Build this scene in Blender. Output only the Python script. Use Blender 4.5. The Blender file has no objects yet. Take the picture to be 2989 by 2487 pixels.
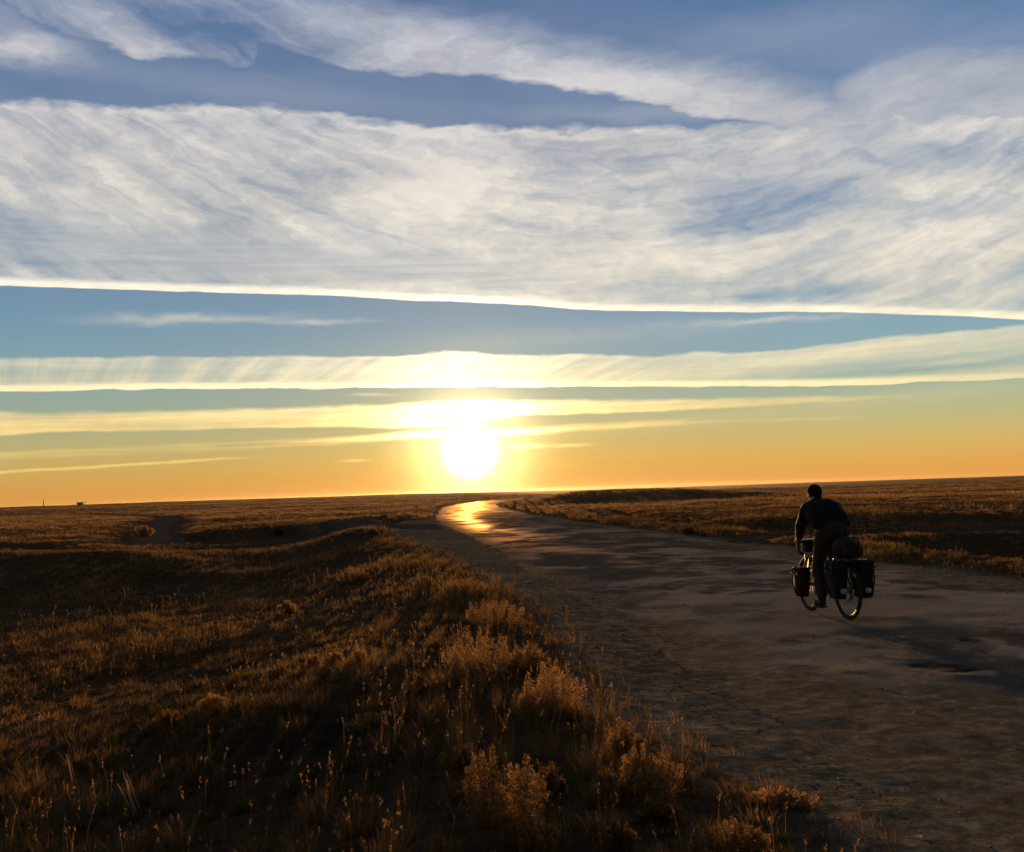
import bpy, bmesh, math, random
import numpy as np
from mathutils import Vector, Matrix

R = math.radians
scene = bpy.context.scene
COL = scene.collection
random.seed(7)
rng = np.random.default_rng(11)

# ------------------------------------------------------------------ camera
EYE = 1.72                      # metres above the road
FPX = 3164.0                    # focal length in pixels of the 2989 px wide photograph
W0, H0 = 2989.0, 2487.0
PITCH, ROLL = R(3.43), R(1.916)
_f = Vector((0, math.cos(PITCH), math.sin(PITCH)))
_u0 = Vector((0, -math.sin(PITCH), math.cos(PITCH)))
_r0 = Vector((1, 0, 0))
_r = _r0 * math.cos(ROLL) - _u0 * math.sin(ROLL)
_u = _u0 * math.cos(ROLL) + _r0 * math.sin(ROLL)
cam_d = bpy.data.cameras.new("camera")
cam_d.sensor_width = 36.0
cam_d.lens = 36.0 * FPX / W0
cam_d.clip_start = 0.05
cam_d.clip_end = 60000
cam = bpy.data.objects.new("camera", cam_d)
COL.objects.link(cam)
m = Matrix((_r, _u, -_f)).transposed().to_4x4()
m.translation = Vector((0, 0, EYE))
cam.matrix_world = m
scene.camera = cam
scene.view_settings.view_transform = 'Standard'
scene.view_settings.look = 'None'
scene.view_settings.exposure = 0.0
scene.view_settings.gamma = 1.0


def ray(u, v):
    return (_f * FPX + _r * (u - W0 / 2) - _u * (v - H0 / 2)).normalized()


def azel(u, v):
    d = ray(u, v)
    return math.degrees(math.atan2(d.x, d.y)), math.degrees(math.asin(d.z))


# ------------------------------------------------------------------ sun
SUN_AZ, SUN_EL = azel(1372, 1316)
sun_dir = Vector((math.sin(R(SUN_AZ)) * math.cos(R(SUN_EL)), math.cos(R(SUN_AZ)) * math.cos(R(SUN_EL)), math.sin(R(SUN_EL))))
sd = bpy.data.lights.new("sun", 'SUN')
sd.energy = SUN_POWER = 4.8
sd.angle = R(1.2)
sd.color = (1.0, 0.53, 0.20)
sun = bpy.data.objects.new("sun", sd)
COL.objects.link(sun)
sun.rotation_euler = (-sun_dir).to_track_quat('-Z', 'Y').to_euler()

# ------------------------------------------------------------------ sky (world)
world = bpy.data.worlds.new("World")
scene.world = world
world.use_nodes = True
NT = world.node_tree
NT.nodes.clear()


def srgb(r, g, b):
    f = lambda c: c / 12.92 if c <= 0.04045 else ((c + 0.055) / 1.055) ** 2.4
    return (f(r / 255), f(g / 255), f(b / 255), 1.0)


class NodeKit:
    def __init__(s, nt):
        s.nt = nt

    def new(s, t, **kw):
        n = s.nt.nodes.new(t)
        for k, v in kw.items():
            setattr(n, k, v)
        return n

    def put(s, sock, v):
        if isinstance(v, bpy.types.NodeSocket):
            s.nt.links.new(v, sock)
        else:
            sock.default_value = v

    def m(s, op, a, b=0.0, c=0.0, clamp=False):
        n = s.new('ShaderNodeMath', operation=op, use_clamp=clamp)
        s.put(n.inputs[0], a)
        s.put(n.inputs[1], b)
        s.put(n.inputs[2], c)
        return n.outputs[0]

    def add(s, a, b): return s.m('ADD', a, b)
    def sub(s, a, b): return s.m('SUBTRACT', a, b)
    def mul(s, a, b): return s.m('MULTIPLY', a, b)
    def mad(s, a, b, c): return s.m('MULTIPLY_ADD', a, b, c)
    def clamp(s, a): return s.m('ADD', a, 0.0, clamp=True)

    def sm(s, x, a, b, o0=0.0, o1=1.0, kind='SMOOTHSTEP'):
        n = s.new('ShaderNodeMapRange', interpolation_type=kind, clamp=True)
        for i, v in enumerate((x, a, b, o0, o1)):
            s.put(n.inputs[i], v)
        return n.outputs[0]

    def xyz(s, x, y, z=0.0):
        n = s.new('ShaderNodeCombineXYZ')
        for i, v in enumerate((x, y, z)):
            s.put(n.inputs[i], v)
        return n.outputs[0]

    def noise(s, vec, scale=1.0, detail=4.0, rough=0.55, dist=0.0, dim='2D', color=False):
        n = s.new('ShaderNodeTexNoise', noise_dimensions=dim)
        s.put(n.inputs['Vector'], vec)
        s.put(n.inputs['Scale'], scale)
        s.put(n.inputs['Detail'], detail)
        s.put(n.inputs['Roughness'], rough)
        s.put(n.inputs['Distortion'], dist)
        return n.outputs['Color' if color else 'Fac']

    def ramp(s, x, stops, interp='EASE'):
        n = s.new('ShaderNodeValToRGB')
        cr = n.color_ramp
        cr.interpolation = interp
        while len(cr.elements) < len(stops):
            cr.elements.new(0.5)
        for e, (p, c) in zip(cr.elements, stops):
            e.position = p
            e.color = c if len(c) == 4 else (*c, 1.0)
        s.put(n.inputs[0], x)
        return n.outputs[0]

    def mix(s, f, a, b, blend='MIX'):
        n = s.new('ShaderNodeMix', data_type='RGBA', blend_type=blend)
        n.clamp_factor = True
        s.put(n.inputs[0], f)
        s.put(n.inputs[6], a)
        s.put(n.inputs[7], b)
        return n.outputs[2]

    def curve(s, x, pts):
        n = s.new('ShaderNodeFloatCurve')
        c = n.mapping.curves[0]
        n.mapping.use_clip = False
        n.mapping.extend = 'HORIZONTAL'
        pts = sorted(pts)
        while len(c.points) < len(pts):
            c.points.new(0.5, 0.5)
        for p, (a, b) in zip(c.points, pts):
            p.location = (a, b)
            p.handle_type = 'AUTO_CLAMPED'
        n.mapping.update()
        s.put(n.inputs['Value'], x)
        return n.outputs[0]


K = NodeKit(NT)
geo = K.new('ShaderNodeTexCoord').outputs['Generated']
sp = K.new('ShaderNodeSeparateXYZ')
K.put(sp.inputs[0], geo)
X, Y, Z = sp.outputs
DEG = 180 / math.pi
az0 = K.mul(K.m('ARCTAN2', X, Y), DEG)
el0 = K.mul(K.m('ARCSINE', Z), DEG)
# angle from the sun
dt = K.new('ShaderNodeVectorMath', operation='DISTANCE')
K.put(dt.inputs[0], geo)
dt.inputs[1].default_value = sun_dir
ang = K.mul(dt.outputs['Value'], DEG)
# the cloud edges are ragged: displace azimuth and elevation a little
wn = K.noise(K.xyz(K.mul(az0, 0.45), K.mul(el0, 1.3)), 1.0, 3.0, 0.55, color=True)
wsep = K.new('ShaderNodeSeparateColor')
K.put(wsep.inputs[0], wn)
wscale = K.sm(el0, 2.0, 16.0, 0.12, 1.0, 'LINEAR')
el = K.add(el0, K.mul(K.sub(wsep.outputs[0], 0.5), K.mul(wscale, 0.9)))
az = K.add(az0, K.mul(K.sub(wsep.outputs[1], 0.5), K.mul(wscale, 3.0)))
els = K.add(el0, K.mul(K.sub(wsep.outputs[0], 0.5), K.mul(wscale, 0.22)))
azn = K.mad(az0, 1 / 120.0, 0.5)


def edge(pts):
    """elevation of a cloud edge as a curve over azimuth"""
    out = []
    for u, v in pts:
        a, e = azel(u, v)
        out.append((a / 120.0 + 0.5, e / 45.0))
    return K.mul(K.curve(azn, out), 45.0)


def band(top, bot, st, sb, smooth=False):
    """1 between two edges, with soft sides st and sb in degrees"""
    r = None
    if smooth:
        d = K.sub(els, bot)
        return K.mul(K.sm(d, 0.0, sb, 0.0, 1.0), K.sm(K.sub(els, top), -st, st, 1.0, 0.0))
    if top is not None:
        d = K.sub(el, top)
        r = K.sm(d, st * -1.0, st, 1.0, 0.0)
    if bot is not None:
        d = K.sub(el, bot)
        q = K.sm(d, 0.0, sb, 0.0, 1.0)
        r = q if r is None else K.mul(r, q)
    return r


AE = None


def blob(u, v, ru, rv, tilt=0.0):
    """soft elongated patch: centre and half axes in photograph pixels"""
    a, e = azel(u, v)
    k = 3164 * math.pi / 180
    n = K.new('ShaderNodeMapping', vector_type='TEXTURE')
    K.put(n.inputs['Vector'], AE)
    n.inputs['Location'].default_value = (a, e, 0)
    n.inputs['Rotation'].default_value = (0, 0, R(tilt))
    n.inputs['Scale'].default_value = (ru / k, rv / k, 1)
    d = K.new('ShaderNodeVectorMath', operation='DOT_PRODUCT')
    K.put(d.inputs[0], n.outputs[0])
    K.put(d.inputs[1], n.outputs[0])
    return K.m('POWER', 0.37, d.outputs['Value'])


def total(parts):
    t = 0.0
    for w, x in parts:
        t = K.mad(x, w, t)
    return t


AE = K.xyz(az, el, 0.0)
# fibre textures: the streaks fan from down-right on the left to up-right on the right
azh, elh = K.mad(K.sub(az, az0), 0.5, az0), K.mad(K.sub(el, el0), 0.5, el0)
fan = K.add(elh, K.add(K.mul(K.mul(azh, azh), -0.011), K.mul(azh, 0.14)))
fib = K.noise(K.xyz(K.mul(azh, 0.11), K.mul(fan, 0.62)), 1.0, 5.0, 0.56, 0.35)
fib2 = K.noise(K.xyz(K.mul(azh, 0.16), K.mul(fan, 1.9)), 1.0, 3.0, 0.55, 0.3)
lump = K.noise(K.xyz(K.mul(az, 0.11), K.mul(el, 0.27)), 1.0, 3.0, 0.55, 0.3)
fine = K.noise(K.xyz(K.mul(az, 0.9), K.mul(el, 1.6)), 1.0, 4.0, 0.6, 0.2)
shear = K.add(az0, K.mul(el0, K.add(-1.5, K.mul(az0, -0.06))))
comb = K.noise(K.xyz(K.mul(shear, 1.7), K.mul(el0, 0.25)), 1.0, 3.0, 0.55, 0.2)
flat = K.noise(K.xyz(K.mul(az0, 0.10), K.mul(K.sub(el0, K.mul(az0, 0.012)), 2.6)), 1.0, 3.0, 0.55, 0.2)

# --- F: the great sheet of cirrus
F_top = edge([(-600, 290), (0, 296), (286, 307), (407, 314), (593, 306), (750, 307), (964, 332), (1179, 364), (1336, 370), (1500, 373), (1739, 377), (1917, 368), (2060, 373), (2168, 370), (2500, 340), (2989, 330), (3600, 330)])
F_bot = edge([(-600, 828), (0, 838), (286, 846), (714, 859), (929, 864), (1179, 878), (1500, 891), (1632, 902), (1846, 910), (2096, 913), (2418, 914), (2703, 922), (2846, 928), (2989, 936), (3600, 960)])
mF = K.mul(band(F_top, None, 0.28, 0.07), K.sm(K.sub(els, F_bot), 0.0, 0.08))
tF = K.add(K.mul(K.sm(fib, 0.30, 0.68, 0.0, 1.0, 'LINEAR'), 0.62), K.add(K.mul(K.sm(lump, 0.3, 0.7, 0, 1, 'LINEAR'), 0.38), K.mul(K.sub(fine, 0.5), 0.36)))
tF = K.add(tF, K.mul(K.sub(fib2, 0.5), 0.42))
dF = K.mad(tF, 0.82, 0.20)
dF = K.add(dF, total([
    (-0.302, blob(300, 745, 700, 95, -3)), (-0.216, blob(1250, 790, 330, 55, -6)), (-0.158, blob(60, 700, 260, 45, -8)),
    (0.180, blob(500, 470, 520, 90, -8)), (0.132, blob(350, 590, 480, 60, -6)), (0.180, blob(1500, 640, 520, 120, -4)),
    (0.150, blob(1150, 480, 330, 70, -14)), (0.168, blob(1700, 760, 900, 60, -3)), (-0.158, blob(1420, 345, 180, 22, -8)),
    (-0.20, blob(2280, 610, 420, 75, -4)), (-0.17, blob(2700, 590, 240, 35, -12)), (-0.202, blob(2560, 430, 230, 45, -22)),
    (-0.216, blob(2870, 440, 260, 40, -6)), (-0.202, blob(2720, 480, 90, 40, -25)), (0.240, blob(2850, 545, 330, 55, -10)),
    (0.180, blob(2560, 720, 600, 60, 4)), (-0.216, blob(2280, 860, 260, 18, 1)), (-0.158, blob(1600, 850, 400, 22, -2)),
    (-0.144, blob(2900, 885, 260, 16, -3)), (0.090, blob(2100, 480, 350, 80, -6)), (-0.130, blob(140, 400, 260, 30, -5)), (-0.115, blob(980, 370, 190, 22, -10))]))
grey = K.clamp(K.add(K.mul(blob(420, 735, 900, 75, -3.5), 0.9), K.mul(blob(1300, 795, 420, 40, -6), 0.6)))
dF = K.mad(K.sub(K.mad(flat, 0.6, 0.15), dF), K.mul(grey, 0.95), dF)
lineF = band(K.add(F_bot, 0.50), F_bot, 0.30, 0.07, True)
dF = K.m('MAXIMUM', K.clamp(dF), K.mul(lineF, 0.97))
topF = K.mul(band(F_top, K.sub(F_top, 0.7), 0.2, 0.5), K.sm(az0, 2.0, 10.0, 1.0, 0.0))
dF = K.clamp(K.add(dF, K.mul(K.mul(topF, fine), 0.55)))
dF = K.mul(dF, mF)

# --- G: the high veils above it
gA = K.mul(band(edge([(-600, -400), (0, -150), (700, -90), (930, -20), (1200, 20), (1500, 75), (1775, 150), (2132, 190), (2275, 236), (2418, 279), (2560, 330), (3000, 560), (3600, 700)]),
           edge([(-600, -150), (0, 15), (64, 50), (100, 75), (214, 120), (330, 155), (429, 180), (600, 186), (700, 208), (735, 205), (765, 150), (850, 168), (964, 200), (1143, 225), (1500, 247), (1667, 271), (1846, 307), (2000, 340), (2168, 372), (2400, 420), (3000, 700), (3600, 900)]), 1.5, 0.5),
           K.sm(el0, 30, 40, 1.0, 0.3))
dG = K.mul(gA, K.clamp(K.add(K.mad(tF, 0.52, 0.24), total([
    (0.40, blob(430, 150, 360, 40, -21)), (0.35, blob(1350, 160, 520, 60, -14)), (0.35, blob(1950, 270, 480, 55, -9)), (-0.35, blob(560, 60, 420, 60, -10)), (-0.3, blob(160, 30, 200, 40, -10)), (-0.2, blob(720, 110, 200, 50, -20))]))))
gB = band(edge([(2300, 460), (2380, 330), (2430, 262), (2475, 215), (2560, 172), (2660, 148), (2800, 142), (2989, 150), (3600, 150)]), edge([(2300, 480), (2989, 480), (3600, 470)]), 0.9, 1.8)
gB = K.mul(gB, K.sm(az, 13.0, 19.5))
dB = K.mul(gB, K.mad(tF, 0.24, 0.40))
dC = total([(0.62, K.mul(blob(60, 142, 150, 34, 2), K.mad(fine, 1.0, 0.5))), (0.22, blob(2300, 95, 420, 70, 2)), (0.18, blob(2800, 130, 450, 60, 0)), (0.20, blob(700, 260, 700, 60, -4)),
            (0.25, blob(1900, 330, 400, 30, -3)), (0.30, blob(0, 60, 150, 60, -20)), (0.18, blob(1000, 30, 900, 60, -4))])
high = K.mul(K.sm(el0, 26.0, 34.0), K.mul(K.sm(lump, 0.38, 0.72, 0, 1), 0.5))
veil = K.mul(K.sm(el0, 11.0, 17.0), K.mad(lump, 0.16, 0.0))
dTop = K.m('MAXIMUM', K.m('MAXIMUM', dG, dB), K.m('MAXIMUM', K.m('MAXIMUM', dC, veil), high))

# --- E: wisps in the blue gap
dE = K.mul(total([(0.42, blob(560, 932, 230, 13, 1)), (0.26, blob(930, 940, 130, 7, 0)), (0.30, blob(2240, 936, 220, 9, -1)), (0.10, blob(1900, 965, 500, 30, 1))]), K.mad(fine, 1.0, 0.5))

# --- D: combed layer over a bright line
D_top = edge([(-600, 1046), (0, 1046), (357, 1045), (714, 1041), (1071, 1039), (1321, 1029), (1500, 1036), (1775, 1036), (1946, 1041), (2018, 1029), (2203, 1029), (2525, 993), (2703, 975), (2989, 954), (3600, 920)])
D_bot = edge([(-600, 1148), (0, 1144), (430, 1139), (714, 1136), (1071, 1134), (1489, 1132), (1918, 1130), (2203, 1130), (2489, 1127), (2703, 1118), (2989, 1107), (3600, 1090)])
mD = band(D_top, D_bot, 0.10, 0.05)
dD = K.add(K.mad(K.sub(K.sm(comb, 0.28, 0.72, 0, 1, 'LINEAR'), 0.5), K.sm(az0, 3.0, 11.0, 0.36, 0.06), 0.58), K.mul(K.sub(flat, 0.5), 0.5))
dD = K.add(dD, total([(-0.55, blob(2700, 1075, 560, 30, 1)), (0.25, blob(2780, 1058, 130, 9, 0)), (0.2, blob(1400, 1060, 500, 60, 0)), (0.22, blob(2500, 1025, 500, 18, 6)), (-0.2, blob(150, 1080, 350, 22, 0))]))
lineD = K.mul(band(K.add(D_bot, 0.40), D_bot, 0.2, 0.05, True), K.sm(az0, 14.0, 25.0, 0.96, 0.62))
dD = K.mul(K.m('MAXIMUM', K.clamp(dD), lineD), mD)

# --- C and B: streaks either side of the sun
C_top = edge([(-600, 1207), (0, 1207), (430, 1203), (786, 1193), (1143, 1182), (1370, 1170), (1560, 1170), (1850, 1170), (2200, 1163), (2775, 1150), (3600, 1130)])
C_bot = edge([(-600, 1290), (0, 1277), (143, 1265), (500, 1260), (857, 1253), (1257, 1250), (1560, 1215), (1700, 1212), (2000, 1202), (2346, 1184), (2775, 1158), (3600, 1135)])
dCl = K.mul(band(C_top, C_bot, 0.16, 0.16), K.clamp(K.add(K.mad(K.sm(flat, 0.3, 0.65, 0, 1, 'LINEAR'), 0.5, 0.52), K.mul(blob(1370, 1200, 500, 60), 0.3))))
dCl = K.mul(dCl, K.sm(az0, 10.0, 24.0, 1.0, 0.25))
B_mid = edge([(-600, 1350), (0, 1330), (300, 1318), (714, 1299), (1071, 1281), (1257, 1267), (1489, 1262), (1703, 1247), (2132, 1224), (2560, 1212), (3600, 1180)])
offB = K.m('ABSOLUTE', K.sub(el, B_mid))
dBl = K.mul(K.sm(offB, 0.02, 0.30, 1.0, 0.0), K.clamp(K.mad(K.sm(flat, 0.3, 0.6, 0, 1, 'LINEAR'), 0.55, K.sm(K.m('ABSOLUTE', K.add(az0, 2.2)), 0, 13, 0.6, 0.0))))
dBl = K.mul(dBl, K.sm(az0, 13.0, 20.0, 1.0, 0.0))
A_mid = edge([(-600, 1425), (0, 1379), (250, 1364), (500, 1349), (700, 1337), (1500, 1300)])
offA = K.m('ABSOLUTE', K.sub(el, A_mid))
dAl = K.mul(K.sm(offA, 0.01, 0.12, 0.8, 0.0), K.sm(az0, -17.5, -12.5, 1.0, 0.0))
dA2 = total([(0.5, blob(1540, 1303, 50, 6)), (0.35, blob(1665, 1300, 60, 5)), (0.35, blob(1035, 1344, 30, 4)), (0.30, blob(1080, 1153, 50, 5)), (0.35, blob(160, 1320, 60, 5)), (0.18, blob(2500, 1175, 600, 26, 3)), (0.3, blob(560, 1303, 60, 6, 2))])
dLow = K.m('MAXIMUM', K.m('MAXIMUM', dCl, dBl), K.m('MAXIMUM', dAl, dA2))

cloud = K.clamp(K.m('MAXIMUM', K.m('MAXIMUM', dF, dTop), K.m('MAXIMUM', K.m('MAXIMUM', dE, dD), dLow)))

# --- colours
E90 = lambda d: max(0.0, min(1.0, math.sqrt(max(d, 0) / 90.0)))
elp = K.m('SQRT', K.m('MAXIMUM', K.mul(el0, 1 / 90.0), 0.0))
clear = K.ramp(elp, [(0.0, srgb(224, 150, 66)), (E90(0.8), srgb(220, 162, 82)), (E90(1.8), srgb(208, 174, 98)), (E90(3.0), srgb(188, 179, 124)),
                     (E90(4.4), srgb(158, 174, 150)), (E90(6.5), srgb(136, 168, 174)), (E90(9), srgb(116, 154, 178)), (E90(12), srgb(110, 143, 173)), (E90(17), srgb(100, 131, 167)),
                     (E90(22), srgb(84, 118, 160)), (E90(27), srgb(66, 103, 153)), (E90(45), srgb(44, 72, 128)), (1.0, srgb(30, 52, 104))], 'LINEAR')
sky = K.new('ShaderNodeTexSky', sky_type='NISHITA')
sky.sun_disc = False
sky.sun_elevation = R(SUN_EL)
sky.sun_rotation = R(SUN_AZ)
sky.air_density, sky.dust_density, sky.ozone_density = 1.2, 2.0, 2.0
vs = K.new('ShaderNodeVectorMath', operation='SCALE')
K.put(vs.inputs[0], sky.outputs[0])
vs.inputs['Scale'].default_value = 0.1
clear = K.mix(0.06, clear, vs.outputs[0])
side = K.new('ShaderNodeVectorMath', operation='SCALE')
K.put(side.inputs[0], clear)
K.put(side.inputs['Scale'], K.sm(az0, -5.0, 24.0, 0.97, 1.10))
clear = side.outputs[0]
lit = K.ramp(elp, [(0.0, srgb(240, 185, 100)), (E90(2), srgb(250, 210, 126)), (E90(4), srgb(246, 216, 146)), (E90(5.5), srgb(240, 224, 176)), (E90(8), srgb(238, 226, 198)),
                   (E90(10), srgb(240, 228, 206)), (E90(13), srgb(226, 219, 206)), (E90(17), srgb(217, 211, 204)), (E90(20), srgb(207, 204, 204)), (E90(26), srgb(188, 192, 206)), (E90(50), srgb(150, 160, 185)), (1.0, srgb(120, 135, 165))], 'LINEAR')
# cloud towards the sun is lit through and blows out; away from it, it greys
near = K.m('EXPONENT', K.mul(K.m('MULTIPLY', ang, ang), -1 / 95.0))
far = K.sm(ang, 40.0, 120.0, 1.0, 0.55)
flare = K.m('EXPONENT', K.mul(K.mul(ang, ang), -1 / 16.0))
gain = K.mul(K.mad(near, 0.45, K.mad(flare, 2.2, 1.0)), far)
breaks = K.noise(K.xyz(K.mul(az0, 0.5), K.mul(el0, 3.0)), 1.0, 3.0, 0.6)
edgeglow = K.add(K.mul(lineF, K.mad(breaks, 0.5, -0.02)), K.mul(lineD, 0.30))
gain = K.mul(gain, K.sm(K.mad(lump, 0.6, K.mul(fine, 0.4)), 0.32, 0.68, 0.90, 1.10, 'LINEAR'))
gain = K.add(gain, edgeglow)
lv = K.new('ShaderNodeVectorMath', operation='SCALE')
K.put(lv.inputs[0], lit)
K.put(lv.inputs['Scale'], gain)
base = K.mix(cloud, clear, lv.outputs[0])
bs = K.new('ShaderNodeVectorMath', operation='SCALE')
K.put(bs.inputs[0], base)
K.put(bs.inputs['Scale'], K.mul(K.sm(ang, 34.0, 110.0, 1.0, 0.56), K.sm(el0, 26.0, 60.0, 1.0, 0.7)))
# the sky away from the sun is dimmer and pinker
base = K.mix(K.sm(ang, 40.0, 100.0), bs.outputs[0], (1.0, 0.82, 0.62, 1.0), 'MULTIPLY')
# the sun itself and its aureole
core = K.sm(ang, 0.4, 1.9, 1.0, 0.0)
core = K.mul(core, core)
g1 = K.m('EXPONENT', K.mul(K.mul(ang, ang), -1 / 7.0))
g2 = K.m('EXPONENT', K.mul(ang, -1 / 2.9))
g3 = K.m('EXPONENT', K.mul(ang, -1 / 11.0))
thick = K.mad(cloud, 0.75, 0.7)


def glow(fac, col, amt):
    n = K.new('ShaderNodeVectorMath', operation='SCALE')
    n.inputs[0].default_value = col
    K.put(n.inputs['Scale'], K.mul(fac, amt))
    return n.outputs[0]


def vadd(a, b):
    n = K.new('ShaderNodeVectorMath', operation='ADD')
    K.put(n.inputs[0], a)
    K.put(n.inputs[1], b)
    return n.outputs[0]


col = vadd(base, glow(core, (1.0, 0.93, 0.80), 9.0))
col = vadd(col, glow(K.mul(g1, thick), (1.0, 0.84, 0.40), 2.2))
col = vadd(col, glow(K.mul(g2, thick), (1.0, 0.64, 0.12), 0.92))
col = vadd(col, glow(g3, (1.0, 0.50, 0.12), 0.05))
# below the horizon the dome is dim ground
col = K.mix(K.sm(el0, -2.0, -0.3, 1.0, 0.0), col, (0.03, 0.022, 0.015, 1))
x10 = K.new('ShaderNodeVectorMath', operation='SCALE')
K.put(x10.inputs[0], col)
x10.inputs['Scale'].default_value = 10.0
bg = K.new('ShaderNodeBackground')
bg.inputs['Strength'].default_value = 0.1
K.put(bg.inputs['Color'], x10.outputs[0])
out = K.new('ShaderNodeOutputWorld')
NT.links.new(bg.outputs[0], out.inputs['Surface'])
world.cycles.sampling_method = 'MANUAL'
world.cycles.sample_map_resolution = 1024

cy = scene.cycles
cy.use_adaptive_sampling = True
cy.adaptive_threshold = 0.02
cy.adaptive_min_samples = 12
cy.use_denoising = True
cy.max_bounces = 5
cy.diffuse_bounces = 3
cy.glossy_bounces = 2
cy.transmission_bounces = 3
cy.transparent_max_bounces = 6
cy.volume_bounces = 0
cy.caustics_reflective = False
cy.caustics_refractive = False
cy.sample_clamp_indirect = 4.0

# ------------------------------------------------------------------ terrain
def vnoise(x, y, seed=0):
    x = np.asarray(x, float)
    y = np.asarray(y, float)
    ix, iy = np.floor(x).astype(np.int64), np.floor(y).astype(np.int64)
    fx, fy = x - ix, y - iy
    fx = fx * fx * fx * (fx * (fx * 6 - 15) + 10)
    fy = fy * fy * fy * (fy * (fy * 6 - 15) + 10)

    def h(a, b):
        n = (a.astype(np.uint32) * np.uint32(374761393) + b.astype(np.uint32) * np.uint32(668265263) + np.uint32((seed * 974634777) & 0xffffffff))
        n = (n ^ (n >> np.uint32(13))) * np.uint32(1274126177)
        n = n ^ (n >> np.uint32(16))
        return n.astype(float) / 4294967295.0
    a, b, c, d = h(ix, iy), h(ix + 1, iy), h(ix, iy + 1), h(ix + 1, iy + 1)
    return (a + (b - a) * fx) * (1 - fy) + (c + (d - c) * fx) * fy


def fbm(x, y, seed=0, octaves=4, gain=0.5):
    s, t, a = 0.0, 0.0, 1.0
    for o in range(octaves):
        s = s + a * (vnoise(x * 2 ** o + 17.3 * o, y * 2 ** o - 9.1 * o, seed + o) - 0.5)
        t += a
        a *= gain
    return s / t * 2.0


def sstep(x, a, b):
    t = np.clip((x - a) / (b - a), 0, 1)
    return t * t * (3 - 2 * t)


def spline(pts, n=24):
    """Catmull-Rom through the points"""
    p = [np.array(q, float) for q in pts]
    p = [2 * p[0] - p[1]] + p + [2 * p[-1] - p[-2]]
    o = []
    for i in range(1, len(p) - 2):
        for k in range(n):
            t = k / n
            o.append(0.5 * (2 * p[i] + (p[i + 1] - p[i - 1]) * t + (2 * p[i - 1] - 5 * p[i] + 4 * p[i + 1] - p[i + 2]) * t * t
                            + (3 * p[i] - p[i - 1] - 3 * p[i + 1] + p[i + 2]) * t ** 3))
    o.append(p[-2])
    return np.array(o)


ROAD = spline([(7.0, -40), (6.0, -10), (5.35, 5), (4.9, 10), (4.35, 16), (3.85, 21), (2.8, 32), (1.35, 44), (-0.9, 62), (-2.6, 82), (-4.3, 110), (-5.6, 140), (-5.2, 168), (-2.0, 200), (6, 245), (22, 320), (55, 440), (140, 700), (300, 1100)])
HALF = 3.45
VERGE = spline([(3.2, -6), (2.0, 2), (1.42, 5.36), (1.0, 6.4), (0.6, 8.3), (0.25, 13.4), (-0.5, 19.6), (-2.2, 30.7), (-5.0, 43), (-6.9, 50), (-7.0, 62), (-6.2, 76), (-6.4, 85), (-8.3, 110), (-9.8, 140), (-10, 168), (-6, 205), (2, 245)])
TRACK = [  # (centre line, half width): dirt tracks that leave the road
    (spline([(-1.5, 62), (-5, 55.5), (-9, 51), (-13, 49), (-16.5, 51), (-19.5, 59), (-24.5, 73), (-31, 95), (-40, 126), (-54, 160), (-84, 215), (-130, 270)]), 1.25),
    (spline([(-6.5, 52), (-10, 43.5), (-15, 40.5), (-20, 45.5), (-25, 52), (-33, 60), (-48, 66), (-70, 70)]), 0.9),
    (spline([(4.5, 31), (8.5, 33.4), (11.5, 35.2), (16, 34.2), (22, 36), (30, 43), (45, 50), (70, 56)]), 0.85),
]


def near_curve(x, y, C):
    """distance to a polyline, in pieces so that memory stays small"""
    best = np.full(x.shape, 1e9)
    lo, hi = C.min(0) - 12, C.max(0) + 12
    sel = np.nonzero((x > lo[0]) & (x < hi[0]) & (y > lo[1]) & (y < hi[1]))[0]
    xs, ys = x[sel], y[sel]
    b = np.full(xs.shape, 1e9)
    for (ax, ay), (bx, by) in zip(C[:-1:3], C[3::3]):
        dx, dy = bx - ax, by - ay
        t = np.clip(((xs - ax) * dx + (ys - ay) * dy) / (dx * dx + dy * dy + 1e-12), 0, 1)
        b = np.minimum(b, (xs - ax - t * dx) ** 2 + (ys - ay - t * dy) ** 2)
    best[sel] = np.sqrt(b)
    return best


def layout(x, y):
    """signed distances that say what lies where"""
    x, y = np.asarray(x, float).ravel(), np.asarray(y, float).ravel()
    xc = np.interp(y, ROAD[:, 1], ROAD[:, 0])
    dxdy = np.interp(y, ROAD[:, 1], np.gradient(ROAD[:, 0], ROAD[:, 1]))
    s = (x - xc) / np.sqrt(1 + dxdy ** 2)
    s = np.where((y < -38) | (y > 1090), 1e3, s)
    rag = 0.35 * fbm(x * 0.55, y * 0.35, 3, 4) + 0.10 * fbm(x * 3, y * 2, 5, 3)
    xv = np.interp(y, VERGE[:, 1], VERGE[:, 0])
    far = sstep(y, 200, 240)
    left = (xv * (1 - far) + (xc - 3.9) * far - x) + 0.8 * rag           # > 0 : on the grass left of the road
    right = s - 3.75 + 1.0 * rag                                          # > 0 : on the grass right of the road
    tr = [near_curve(x, y, C) - w + 0.7 * rag for C, w in TRACK]
    return s, left, right, tr, rag


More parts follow.
